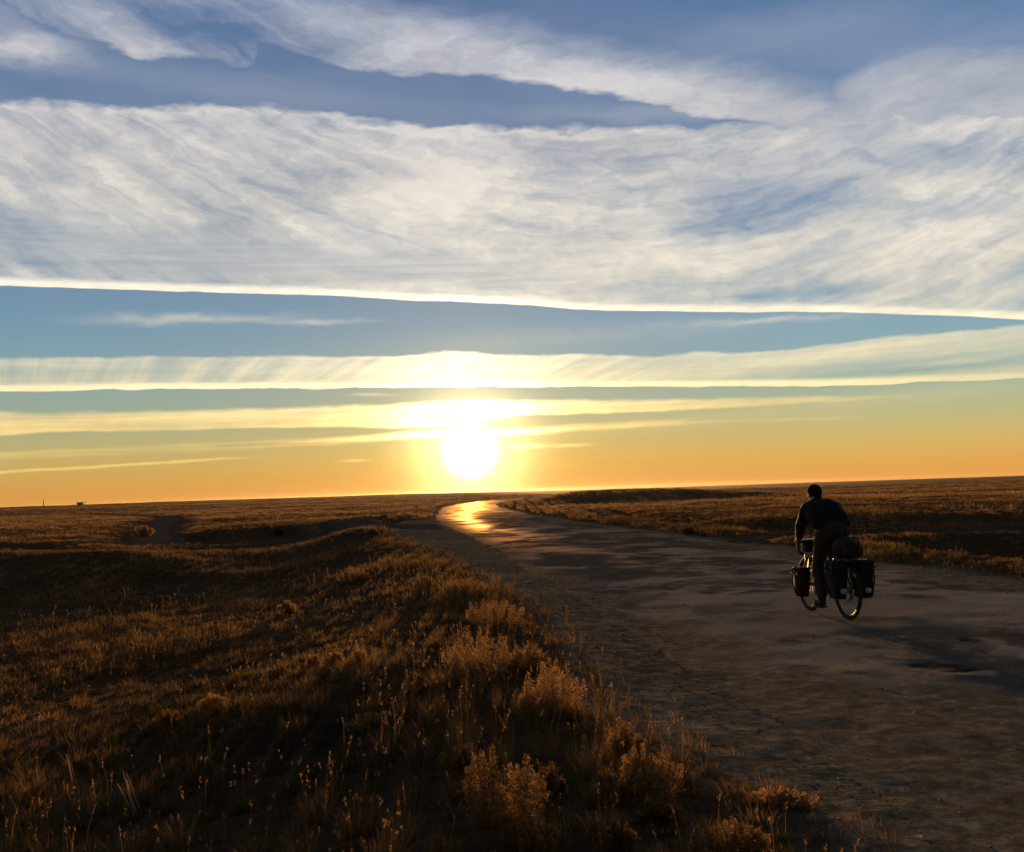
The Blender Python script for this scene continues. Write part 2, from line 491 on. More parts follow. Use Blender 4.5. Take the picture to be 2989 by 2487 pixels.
def height(x, y, parts=None):
    shp = np.shape(x)
    x, y = np.asarray(x, float).ravel(), np.asarray(y, float).ravel()
    s, left, right, tr, rag = parts if parts is not None else layout(x, y)
    r = np.hypot(x, y)
    onroad = np.clip(1 - np.maximum(np.abs(s) - 3.4, 0) / 2.0, 0, 1)
    z = np.zeros_like(x)
    # road crown, wheel ruts and worn hollows
    z += onroad * (0.03 - 0.004 * np.minimum(s * s, 16)) + 0.008 * fbm(x * 0.5, y * 0.3, 21, 4) * onroad
    z += onroad * 0.006 * fbm(x * 2.2, y * 1.6, 23, 3) * (r < 60)
    z += onroad * 0.09 * fbm(x * 0.16, y * 0.11, 25, 5) * sstep(y, 50, 105)
    # left of the road: the bank falls to the steppe, which climbs again to the tracks
    yc = 39.0 - 3.5 * sstep(-x, 9, 14) + 6.0 * sstep(x, -8.5, -5.5)
    nearL = 1 - sstep(y - yc + 0.9 * fbm(x * 0.2, y * 0.2, 33, 3), -8.0, 0.0)
    fall = sstep(left, 0.8, 6.5)
    z -= 0.62 * fall * nearL
    climb = y + 0.35 * (x + 12) - 1.0 * fbm(x * 0.15, y * 0.15, 31, 3) * 4
    z += 0.0
    lf = sstep(left, 1.0, 5.0)
    z += lf * (1 - nearL) * -0.12
    z += 0.22 * np.exp(-((climb - 33.0) / 3.5) ** 2) * sstep(left, 2, 7) * 1.3
    # ridge crest at the end of the verge
    z += 0.30 * np.exp(-(((x + 5.6) / 2.2) ** 2 + ((y - 44.5) / 5.0) ** 2))
    z += 0.10 * np.exp(-((left - 1.2) / 1.4) ** 2) * (y > 4) * (y < 48)
    z += 0.09 * np.exp(-((y - 10.3 + 0.12 * x) / 1.9) ** 2) * sstep(left, 0.6, 2.5)  # extra low hump, added to throw shade over the near left grass
    # tracks are worn in; a bank stands beyond the first one
    away = sstep(np.abs(s), 3.6, 6.5)
    z -= 0.16 * (1 - sstep(tr[0], -0.5, 1.8)) * away
    z -= 0.10 * (1 - sstep(tr[1], -0.4, 1.2)) * away
    z -= 0.08 * (1 - sstep(tr[2], -0.4, 1.2)) * away
    ty = np.interp(x, TRACK[0][0][:120, 0][::-1], TRACK[0][0][:120, 1][::-1])
    bank = (y - ty)
    z += 0.50 * sstep(bank, 0.8, 4.5) * (1 - sstep(bank, 10, 45)) * sstep(x, -19, -15) * sstep(left, -0.2, 1.8) * (1 - sstep(y, 75, 95))
    # right of the road: a ditch, then the climb to the field
    rr = np.maximum(s - 3.8, 0)
    z -= 1.15 * sstep(rr, 1.5, 3.6) * (1 - sstep(y - 0.03 * x, 27, 32.5)) * sstep(y, 2, 14)
    z += 0.34 * sstep(y - 0.05 * x, 37, 42) * sstep(rr, 1, 4) * (1 - sstep(y, 60, 110))
    z += 0.13 * np.exp(-((rr - 1.1) / 0.9) ** 2)
    # bank in the middle distance, right of the bend
    bx = x - np.interp(y, ROAD[:, 1], ROAD[:, 0])
    z += 1.3 * sstep(y + 0.0 * x, 122, 146) * sstep(bx, 5, 16) * (1 - sstep(y, 170, 330)) * (1 - sstep(x, 16, 44))
    # grassland: hummocks of several sizes, none on the road
    off = np.maximum(np.maximum(sstep(left, -0.3, 2.0), sstep(right, 0, 2.5)), 0)
    for t in tr:
        off = off * (0.25 + 0.75 * sstep(t, -0.6, 1.0))
    off = np.where(np.abs(s) < 3.2, 0, off)
    z += off * (0.05 * fbm(x * 0.9, y * 0.9, 41, 3) + 0.10 * fbm(x * 0.22, y * 0.22, 43, 3) + 0.28 * fbm(x * 0.045, y * 0.045, 45, 3) * sstep(r, 30, 90))
    z += 0.02 * fbm(x * 2.4, y * 2.4, 47, 2) * (1 - onroad * 0.6) * (r < 60)
    z += 0.8 * fbm(x / 160.0, y / 160.0, 51, 3) * sstep(r, 110, 350) * sstep(np.abs(bx), 4, 60)
    # the steppe rolls: a rise on the left closes the view, on the right it drops to a far plain
    az_ = np.degrees(np.arctan2(x, np.maximum(y, 1e-3)))
    lw = 1 - sstep(az_, -6, 2)
    z += lw * 2.0 * sstep(r, 150, 900)
    rw = sstep(az_, -3, 5) * (y > 0)
    z -= rw * 7.5 * sstep(r, 260, 1100)
    z += rw * 0.25 * sstep(r, 130, 330) * (1 - sstep(az_, 10, 24) * 0.0)
    z += 2.0 * fbm(x / 900.0, y / 900.0, 55, 3) * sstep(r, 900, 2500) * (0.25 + 0.75 * rw)
    z = z.reshape(shp)
    return z


def new_mesh(name, verts, faces_tri=None, faces_quad=None, smooth=True):
    """mesh straight from numpy arrays"""
    me = bpy.data.meshes.new(name)
    me.vertices.add(len(verts))
    me.vertices.foreach_set("co", np.ascontiguousarray(verts, np.float32).ravel())
    loops, starts, tot = [], [], 0
    for f, k in ((faces_tri, 3), (faces_quad, 4)):
        if f is not None and len(f):
            loops.append(np.asarray(f, np.int32).ravel())
            starts.append(np.arange(len(f), dtype=np.int32) * k + tot)
            tot += len(f) * k
    loops, starts = np.concatenate(loops), np.concatenate(starts)
    me.loops.add(len(loops))
    me.loops.foreach_set("vertex_index", loops)
    me.polygons.add(len(starts))
    me.polygons.foreach_set("loop_start", starts)
    me.update(calc_edges=True)
    if smooth:
        me.polygons.foreach_set("use_smooth", np.ones(len(starts), bool))
    return me


def attr(me, name, vals):
    a = me.attributes.new(name, 'FLOAT', 'POINT')
    a.data.foreach_set("value", np.ascontiguousarray(vals, np.float32))


def link(name, me, mat=None, parent=None, **props):
    o = bpy.data.objects.new(name, me)
    COL.objects.link(o)
    if mat is not None:
        me.materials.append(mat)
    if parent is not None:
        o.parent = parent
    for k, v in props.items():
        o[k] = v
    return o


# polar grid: fine where the camera looks, coarse behind
ths = np.unique(np.concatenate([np.linspace(-180, -40, 36), np.arange(-40, 40.01, 0.15), np.linspace(40, 180, 36)]))[:-1]
rad = [1.2]
while rad[-1] < 6500:
    rad.append(rad[-1] * (1.013 if rad[-1] < 400 else 1.03))
rad = np.array(rad)
nt_, nr_ = len(ths), len(rad)
TH, RD = np.meshgrid(np.radians(ths), rad)
GX, GY = (RD * np.sin(TH)).ravel(), (RD * np.cos(TH)).ravel()
LAY = layout(GX, GY)
GZ = height(GX, GY, LAY)
i0 = (np.arange(nr_ - 1)[:, None] * nt_ + np.arange(nt_)[None, :]).ravel()
i1 = (np.arange(nr_ - 1)[:, None] * nt_ + (np.arange(nt_)[None, :] + 1) % nt_).ravel()
QUADS = np.stack([i0, i0 + nt_, i1 + nt_, i1], 1)
S_, LEFT_, RIGHT_, TR_, RAG_ = LAY
EDGE = np.abs(S_) - HALF + 0.5 * RAG_ + 0.10 * fbm(GX * 1.7, GY * 0.9, 61, 3) * (RD.ravel() < 80)     # < 0 : asphalt
trackd = np.minimum(np.minimum(TR_[0], TR_[1]), TR_[2])
junction = 1 - sstep(np.hypot((GX + 5.5) / 5.0, (GY - 56) / 7.5), 0.7, 1.2)
bare = np.maximum(np.where((LEFT_ < 0) & (RIGHT_ < 0.0), 1.0, 0.0), junction)
dirt_d = np.minimum(trackd, 3.0)


def K_mat(name):
    mat = bpy.data.materials.new(name)
    mat.use_nodes = True
    mat.node_tree.nodes.clear()
    k = NodeKit(mat.node_tree)
    k.mat = mat
    k.obj = k.new('ShaderNodeTexCoord').outputs['Object']
    return k


def k_attr(k, name):
    n = k.new('ShaderNodeAttribute')
    n.attribute_name = name
    return n.outputs['Fac']


def k_out(k, bsdf):
    o = k.new('ShaderNodeOutputMaterial')
    k.nt.links.new(bsdf, o.inputs['Surface'])
    return k.mat


def k_dif(k, col, bump, bstr, bdist):
    b = k.new('ShaderNodeBsdfDiffuse')
    k.put(b.inputs['Color'], col)
    n = k.new('ShaderNodeBump')
    n.inputs['Strength'].default_value = bstr
    n.inputs['Distance'].default_value = bdist
    k.put(n.inputs['Height'], bump)
    k.nt.links.new(n.outputs[0], b.inputs['Normal'])
    return b.outputs[0]


def k_pbr(k, col, rough=0.8, spec=0.3, metal=0.0, bump=None, bstr=0.5, bdist=0.02):
    b = k.new('ShaderNodeBsdfPrincipled')
    k.put(b.inputs['Base Color'], col)
    k.put(b.inputs['Roughness'], rough)
    k.put(b.inputs['Specular IOR Level'], spec)
    k.put(b.inputs['Metallic'], metal)
    if bump is not None:
        n = k.new('ShaderNodeBump')
        k.put(n.inputs['Strength'], bstr)
        n.inputs['Distance'].default_value = bdist
        k.put(n.inputs['Height'], bump)
        k.nt.links.new(n.outputs[0], b.inputs['Normal'])
    return b.outputs[0]


# -- soil under the grass, with gravelly shoulders
k = K_mat("steppe_soil")
n1 = k.noise(k.obj, 0.35, 5, 0.6, dim='3D')
n2 = k.noise(k.obj, 6.0, 5, 0.65, dim='3D')
n3 = k.noise(k.obj, 0.02, 4, 0.55, dim='3D')
soil = k.ramp(k.mad(n2, 0.6, k.mul(n1, 0.45)), [(0.3, (0.04, 0.025, 0.014)), (0.5, (0.085, 0.052, 0.025)), (0.72, (0.15, 0.092, 0.043))], 'LINEAR')
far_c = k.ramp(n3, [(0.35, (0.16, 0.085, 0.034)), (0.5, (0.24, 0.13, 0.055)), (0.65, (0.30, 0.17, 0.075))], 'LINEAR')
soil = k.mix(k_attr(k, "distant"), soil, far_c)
grit = k.noise(k.obj, 7.0, 5, 0.7, 0.4, dim='3D')
gravel = k.ramp(k.mad(grit, 0.75, k.mul(n1, 0.3)), [(0.34, (0.060, 0.048, 0.028)), (0.50, (0.165, 0.130, 0.074)), (0.62, (0.30, 0.235, 0.135)), (0.72, (0.50, 0.395, 0.23))], 'LINEAR')
soil = k.mix(k_attr(k, "bare"), soil, gravel)
M_SOIL = k_out(k, k_dif(k, soil, bump=k.mad(n2, 0.5, k.mul(grit, 0.4)), bstr=0.9, bdist=0.05))

# -- old asphalt with sand blown over it
k = K_mat("worn_asphalt")
p2 = k.new('ShaderNodeMapping')
k.put(p2.inputs['Vector'], k.obj)
p2.inputs['Rotation'].default_value = (0, 0, R(-7))
p2.inputs['Scale'].default_value = (0.50, 0.30, 1)
a1 = k.noise(p2.outputs[0], 1.0, 6, 0.62, 0.6, dim='3D')
a2 = k.noise(k.obj, 45.0, 4, 0.7, dim='3D')
a3 = k.noise(k.obj, 1.6, 5, 0.65, 0.5, dim='3D')
sand = k.add(k.sm(k.mad(a3, 0.45, k.mul(a1, 0.75)), 0.58, 0.70), k_attr(k, "sand"))
tar = k.ramp(k.mad(a2, 0.6, k.mul(a3, 0.4)), [(0.3, (0.056, 0.051, 0.038)), (0.5, (0.115, 0.102, 0.074)), (0.72, (0.23, 0.200, 0.142))], 'LINEAR')
dust = k.ramp(a2, [(0.3, (0.23, 0.180, 0.114)), (0.7, (0.49, 0.39, 0.252))], 'LINEAR')
acol = k.mix(k.clamp(k.mul(sand, k.sm(a2, 0.25, 0.6, 0.65, 1.0))), tar, dust)
a4 = k.noise(k.obj, 7.0, 5, 0.7, 0.4, dim='3D')
grav = k.ramp(k.mad(a4, 0.75, k.mul(a2, 0.3)), [(0.34, (0.060, 0.048, 0.028)), (0.50, (0.165, 0.130, 0.074)), (0.62, (0.30, 0.235, 0.135)), (0.72, (0.50, 0.395, 0.23))], 'LINEAR')
acol = k.mix(k.sm(k.add(k_attr(k, "strewn"), k.mul(k.sub(a4, 0.5), 1.1)), 0.30, 0.70), acol, grav)
hole = k_attr(k, "hole")
acol = k.mix(hole, acol, (0.016, 0.014, 0.013, 1))
arough = k.sub(k.sm(a1, 0.3, 0.7, 0.62, 0.80), k.mul(k_attr(k, "smoothed"), 0.26))
bmp = k.new('ShaderNodeBump')
bmp.inputs['Strength'].default_value = 0.5
bmp.inputs['Distance'].default_value = 0.02
k.put(bmp.inputs['Height'], k.mad(a2, 0.5, k.mul(a3, 0.8)))
dfs = k.new('ShaderNodeBsdfDiffuse')
k.put(dfs.inputs['Color'], acol)
k.nt.links.new(bmp.outputs[0], dfs.inputs['Normal'])
gls = k.new('ShaderNodeBsdfGlossy')
k.put(gls.inputs['Roughness'], arough)
gls.inputs['Color'].default_value = (1.0, 0.66, 0.32, 1)  # orange put into the gloss so the sun glint turns warm
k.nt.links.new(bmp.outputs[0], gls.inputs['Normal'])
msh = k.new('ShaderNodeMixShader')
k.put(msh.inputs[0], k.mul(k.mad(k_attr(k, "smoothed"), 0.30, 0.020), k.sm(a1, 0.42, 0.60, 0.06, 1.3)))
k.nt.links.new(dfs.outputs[0], msh.inputs[1])
k.nt.links.new(gls.outputs[0], msh.inputs[2])
M_ASPHALT = k_out(k, msh.outputs[0])

# -- packed dirt of the tracks
k = K_mat("packed_dirt")
d1 = k.noise(k.obj, 0.8, 5, 0.6, dim='3D')
d2 = k.noise(k.obj, 14.0, 4, 0.65, dim='3D')
M_DIRT = k_out(k, k_dif(k, k.ramp(k.mad(d2, 0.5, k.mul(d1, 0.5)), [(0.3, (0.060, 0.048, 0.035)), (0.5, (0.105, 0.084, 0.060)), (0.7, (0.17, 0.136, 0.098))], 'LINEAR'), bump=d2, bstr=0.6, bdist=0.03))

inside_road = EDGE < 0
ground_z = GZ - 0.03 * np.clip(-(EDGE + 0.3) / 0.3, 0, 1) - 0.02 * np.clip(-(dirt_d + 0.2) / 0.3, 0, 1)
gv = np.stack([GX, GY, ground_z], 1)
# close the disc under the camera
gv = np.vstack([gv, [[0, 0, float(height(np.array([0.0]), np.array([0.0]))[0])]]])
tri = np.stack([np.arange(nt_), (np.arange(nt_) + 1) % nt_, np.full(nt_, len(gv) - 1)], 1)
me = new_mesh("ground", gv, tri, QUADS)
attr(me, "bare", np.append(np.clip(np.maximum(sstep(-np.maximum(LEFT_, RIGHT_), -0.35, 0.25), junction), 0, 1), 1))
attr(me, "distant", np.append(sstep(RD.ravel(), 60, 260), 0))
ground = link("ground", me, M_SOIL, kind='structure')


def sheet(name, dist, lift, mat, extra=None):
    q = QUADS[(dist[QUADS] < 0).all(1)]
    used, inv = np.unique(q, return_inverse=True)
    v = np.stack([GX, GY, GZ + lift], 1)[used]
    me = new_mesh(name, v, None, inv.reshape(-1, 4))
    for n, vals in (extra or {}).items():
        attr(me, n, vals[used])
    return link(name, me, mat, kind='structure')


def ground_at(u, v, z=0.0):
    d = ray(u, v)
    t = (z - EYE) / d.z
    return d.x * t, d.y * t


def pz(x, y):
    return float(height(np.array([x]), np.array([y]))[0])


def patch(u, v, ru, rv, tilt=0.0, sharp=3.0, rough=0.8):
    """a patch of the road surface, 1 inside and 0 outside; centre and half axes measured on the photograph, laid out on the ground"""
    x, y = ground_at(u, v)
    x2, _ = ground_at(u + ru, v)
    _, y2 = ground_at(u, v - rv)
    c, s = math.cos(R(tilt)), math.sin(R(tilt))
    dx, dy = GX - x, GY - y
    p, q = (dx * c + dy * s) / max(abs(x2 - x), 0.05), (dy * c - dx * s) / max(abs(y2 - y), 0.05)
    d = np.sqrt(p * p + q * q) + rough * fbm(GX * 1.6, GY * 0.9, 71, 4, 0.6)
    return np.clip((1.0 - d) * sharp + 0.5, 0, 1)


sandy = np.clip(1.0 * patch(2650, 1790, 900, 36, 0, 1.0, 1.1) + 1.0 * patch(2120, 1757, 290, 11, 0, 1.6, 0.7) + 0.8 * patch(2250, 1845, 380, 18, 0, 1.2)
                + 1.1 * patch(2930, 1907, 26, 5) + 1.1 * patch(2845, 1984, 60, 9, 0) + 0.4 * patch(2420, 2060, 500, 60, 0, 0.8)
                + 0.6 * patch(2000, 1700, 300, 8, 0, 1.0) + 0.5 * patch(2350, 1690, 200, 6, 0, 1.0), 0, 1)
hole = np.clip(patch(2825, 1886, 40, 6, 0, 3, 1.1) + patch(2725, 1958, 75, 8, 0, 2.5, 1.2) + patch(2800, 1975, 60, 5, 0, 2.5, 1.2), 0, 1) * 0.9
strewn = sstep(EDGE + 0.9 * fbm(GX * 0.8, GY * 0.6, 77, 4) + 1.6 * (1 - sstep(GY, 6.0, 13.0)), -1.7, 0.5)
GZ = GZ - 0.012 * hole * inside_road
road = sheet("road", EDGE, 0.003, M_ASPHALT, {"strewn": strewn, "sand": sandy, "hole": hole, "smoothed": np.clip(sstep(GY, 58, 112) + 0.95 * sstep(GY, 17, 50) * np.exp(-((S_ + 1.7) / 1.1) ** 2), 0, 1)})
tracks = sheet("dirt_track", np.where(EDGE < 0.1, 1, np.where(junction > 0.6, -1, dirt_d)), 0.006, M_DIRT)

# ------------------------------------------------------------------ grass
def k_leaf(name, stops, trans=0.5, bumpless=True):
    """thin dry leaf: reflects and lets light through"""
    k = K_mat(name)
    c = k.ramp(k_attr(k, "tint"), stops, 'LINEAR')
    d = k.new('ShaderNodeBsdfDiffuse')
    t = k.new('ShaderNodeBsdfTranslucent')
    k.put(d.inputs['Color'], c)
    k.put(t.inputs['Color'], c)
    mx = k.new('ShaderNodeMixShader')
    mx.inputs[0].default_value = trans
    k.nt.links.new(d.outputs[0], mx.inputs[1])
    k.nt.links.new(t.outputs[0], mx.inputs[2])
    return k_out(k, mx.outputs[0])


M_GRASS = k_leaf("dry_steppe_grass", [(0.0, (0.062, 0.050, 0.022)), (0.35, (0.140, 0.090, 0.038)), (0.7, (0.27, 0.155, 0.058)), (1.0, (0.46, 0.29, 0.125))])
M_BUSH = k_leaf("wormwood_leaf", [(0.0, (0.065, 0.050, 0.022)), (0.45, (0.20, 0.118, 0.046)), (1.0, (0.46, 0.265, 0.100))], 0.6)
M_STEM = k_leaf("dry_stem", [(0.0, (0.06, 0.035, 0.02)), (0.75, (0.30, 0.19, 0.10)), (1.0, (0.66, 0.50, 0.34))], 0.35)


def blades(px, py, pzz, h, w, phi, lean, face, tint, flat_only=None):
    """blades of grass as bent strips: 5 points and 3 triangles each"""
    n = len(px)
    dx, dy = np.cos(phi), np.sin(phi)
    fx, fy = np.cos(face) * w * 0.5, np.sin(face) * w * 0.5
    V = np.empty((n, 5, 3))
    for i, (t, b, wd) in enumerate(((0, 0, -1), (0, 0, 1), (0.55, 0.38, -0.75), (0.55, 0.38, 0.75), (1, 1, 0))):
        V[:, i, 0] = px + dx * lean * h * b + fx * wd
        V[:, i, 1] = py + dy * lean * h * b + fy * wd
        V[:, i, 2] = pzz + h * t * (1 - 0.25 * lean * b)
    b = np.arange(n)[:, None] * 5
    F = np.concatenate([b + [0, 1, 3], b + [0, 3, 2], b + [2, 3, 4]])
    return V.reshape(-1, 3), F, np.repeat(tint, 5)


def sample_radii(n, prof, a, b):
    r = np.geomspace(a, b, 4000)
    lr = np.log(r)
    D = np.exp(np.interp(lr, np.log([p[0] for p in prof]), np.log([p[1] for p in prof])))
    cdf = np.concatenate([[0], np.cumsum(0.5 * (D[1:] * r[1:] + D[:-1] * r[:-1]) * np.diff(r))])
    cnt = int(cdf[-1] * n)
    return np.interp(rng.random(cnt) * cdf[-1], cdf, r)


def grass_cover(x, y, parts):
    s, left, right, tr, rag = parts
    on = np.maximum(sstep(left, -0.55, 1.0), sstep(right, 0.0, 0.5))
    on = on * (np.abs(s) > 3.5)
    for t, wd in zip(tr, (1.6, 1.2, 1.2)):
        on = on * sstep(t, 0.1, wd)
    jn = 1 - sstep(np.hypot((x + 5.5) / 5.0, (y - 56) / 7.5), 0.75, 1.15)
    return on * (1 - jn)


WEDGE = R(37)
profile = [(2.5, 8000), (5, 7600), (10, 3600), (20, 950), (40, 220), (80, 52), (150, 14.0), (300, 3.0), (600, 0.55), (1200, 0.14)]
rr_ = sample_radii(2 * WEDGE, profile, 2.5, 1200)
aa_ = (rng.random(len(rr_)) * 2 - 1) * WEDGE
# blades stand in tufts: pull each towards one of a set of tuft centres near it
bx_, by_ = rr_ * np.sin(aa_), rr_ * np.cos(aa_)
cell = 0.13 + 0.010 * rr_
lev = 2.0 ** np.round(np.log2(cell))
cx_, cy_ = np.floor(bx_ / lev), np.floor(by_ / lev)
jx = vnoise(cx_ * 7.13 + 0.5, cy_ * 3.71 + 0.5, 91)
jy = vnoise(cx_ * 5.39 + 0.5, cy_ * 9.17 + 0.5, 92)
jt = vnoise(cx_ * 8.77 + 0.5, cy_ * 6.31 + 0.5, 93)
tx, ty_ = (cx_ + 0.15 + 0.7 * jx) * lev, (cy_ + 0.15 + 0.7 * jy) * lev
pull = 0.25 + 0.40 * rng.random(len(rr_))
qx, qy = bx_ + (tx - bx_) * pull, by_ + (ty_ - by_) * pull
parts = layout(qx, qy)
dens = 0.62 + 0.8 * (vnoise(qx * 0.45, qy * 0.30, 95) - 0.32) + 0.5 * (jt - 0.5)
dens = dens + 0.35 * np.exp(-((parts[1] - 1.2) / 1.6) ** 2)
keep = rng.random(len(qx)) < np.clip(dens, 0.12, 1) * grass_cover(qx, qy, parts)
qx, qy, tx, ty_, jt = qx[keep], qy[keep], tx[keep], ty_[keep], jt[keep]
parts = tuple(p[keep] if not isinstance(p, list) else [t[keep] for t in p] for p in parts)
qz = height(qx, qy, parts) - 0.01
n = len(qx)
rq = np.hypot(qx, qy)
tall = np.clip(0.65 + 1.0 * (vnoise(qx * 0.35, qy * 0.25, 97) - 0.5) + 0.9 * (jt - 0.45), 0.25, 1.5)
hh = (0.05 + 0.13 * rng.random(n) ** 1.5) * tall * (1 + 0.5 * sstep(rq, 20, 90))
edge_tall = np.exp(-((parts[1] - 0.8) / 1.0) ** 2) + np.exp(-((parts[2] - 0.9) / 1.0) ** 2)
low = np.minimum(np.minimum(parts[3][0], parts[3][1]), parts[3][2])
hh = hh * (0.35 + 0.65 * sstep(low, 0.2, 3.0))
hh = hh * (1 + 0.45 * np.clip(edge_tall, 0, 1) * sstep(rq, 14, 22))
stalk = rng.random(n) < 0.013 * (rq < 45) * np.clip(3.0 * vnoise(qx * 0.5, qy * 0.35, 131) - 1.1, 0.05, 1)
hh = np.where(stalk, hh * 1.7 + 0.04, hh)
ww = (0.0019 + 0.00036 * rq) * (0.7 + 0.6 * rng.random(n)) * np.where(stalk, 0.65, 1.0)
phi = np.arctan2(qy - ty_, qx - tx) + rng.normal(0, 0.7, n)
lean = np.clip(rng.normal(0.45, 0.25, n), 0.0, 1.1) * np.where(stalk, 0.35, 1.0)
tint = np.clip(0.34 + 0.55 * (vnoise(qx * 0.6, qy * 0.4, 99) - 0.45) + 0.35 * (jt - 0.5) + rng.normal(0, 0.10, n) + 0.25 * stalk + 0.30 * sstep(rq, 28, 110) - 0.14 * (1 - sstep(rq, 6, 13)), 0, 1)  # near blades darkened for shade, far ones lightened as sunlit grass
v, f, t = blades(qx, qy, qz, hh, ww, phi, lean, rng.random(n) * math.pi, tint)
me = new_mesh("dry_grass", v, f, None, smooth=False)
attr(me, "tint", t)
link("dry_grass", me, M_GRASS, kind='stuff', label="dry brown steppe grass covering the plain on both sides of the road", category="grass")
print("blades", n)
# pale seed heads on the taller stalks
si = np.nonzero(stalk & (rq < 30))[0]
rep = 7
hi = np.repeat(si, rep)
m_ = len(hi)
tt = 0.80 + 0.22 * rng.random(m_)
hx = qx[hi] + np.cos(phi[hi]) * lean[hi] * hh[hi] * tt ** 1.4 + rng.normal(0, 0.004, m_)
hy = qy[hi] + np.sin(phi[hi]) * lean[hi] * hh[hi] * tt ** 1.4 + rng.normal(0, 0.004, m_)
hz = qz[hi] + hh[hi] * tt * (1 - 0.25 * lean[hi])
dv = rng.normal(0, 1, (m_, 3)) * 0.5 + [0, 0, 0.9]
dv /= np.linalg.norm(dv, axis=1)[:, None]
sv_ = np.cross(dv, rng.normal(0, 1, (m_, 3)))
sv_ /= np.linalg.norm(sv_, axis=1)[:, None]
Lh = (0.006 + 0.0006 * rq[hi])[:, None]
C_ = np.stack([hx, hy, hz], 1)
Qh = np.stack([C_ - dv * Lh, C_ + sv_ * Lh * 0.3, C_ + dv * Lh, C_ - sv_ * Lh * 0.3], 1).reshape(-1, 3)
me = new_mesh("seed_heads", Qh, None, np.arange(len(Qh)).reshape(-1, 4), smooth=False)
attr(me, "tint", np.repeat(np.clip(rng.normal(0.72, 0.14, m_), 0, 1), 4))
link("seed_head_grass", me, M_GRASS, kind='stuff', label="pale seed heads standing above the dry steppe grass", category="grass")


# ------------------------------------------------------------------ shrubs and other things on the verge
def hit(u, v):
    """where the line of sight through a photograph pixel meets the terrain"""
    d = ray(u, v)
    t = np.geomspace(2.0, 4000.0, 6000)
    x, y, z = d.x * t, d.y * t, EYE + d.z * t
    below = np.nonzero(z < height(x, y))[0]
    i = below[0] if len(below) else len(t) - 1
    return float(x[i]), float(y[i]), float(height(x[i:i + 1], y[i:i + 1])[0]), float(t[i])


def thing(name, label, cat, loc=(0, 0, 0), rz=0.0, group=None):
    o = bpy.data.objects.new(name, None)
    o.empty_display_size = 0.2
    COL.objects.link(o)
    o.location = loc
    o.rotation_euler = (0, 0, rz)
    o['label'] = label
    o['category'] = cat
    if group:
        o['group'] = group
    return o


def curve_strip(P, w, axis):
    """flat-sided stem (three sides) along points P"""
    V, F = [], []
    m_ = len(P)
    for i, p in enumerate(P):
        ww = w * (1 - 0.75 * i / (m_ - 1))
        for j in range(3):
            a = 2 * math.pi * j / 3 + axis
            V.append((p[0] + ww * math.cos(a), p[1] + ww * math.sin(a), p[2]))
    for i in range(m_ - 1):
        for j in range(3):
            a, b = i * 3 + j, i * 3 + (j + 1) % 3
            F.append((a, b, b + 3, a + 3))
    return V, F


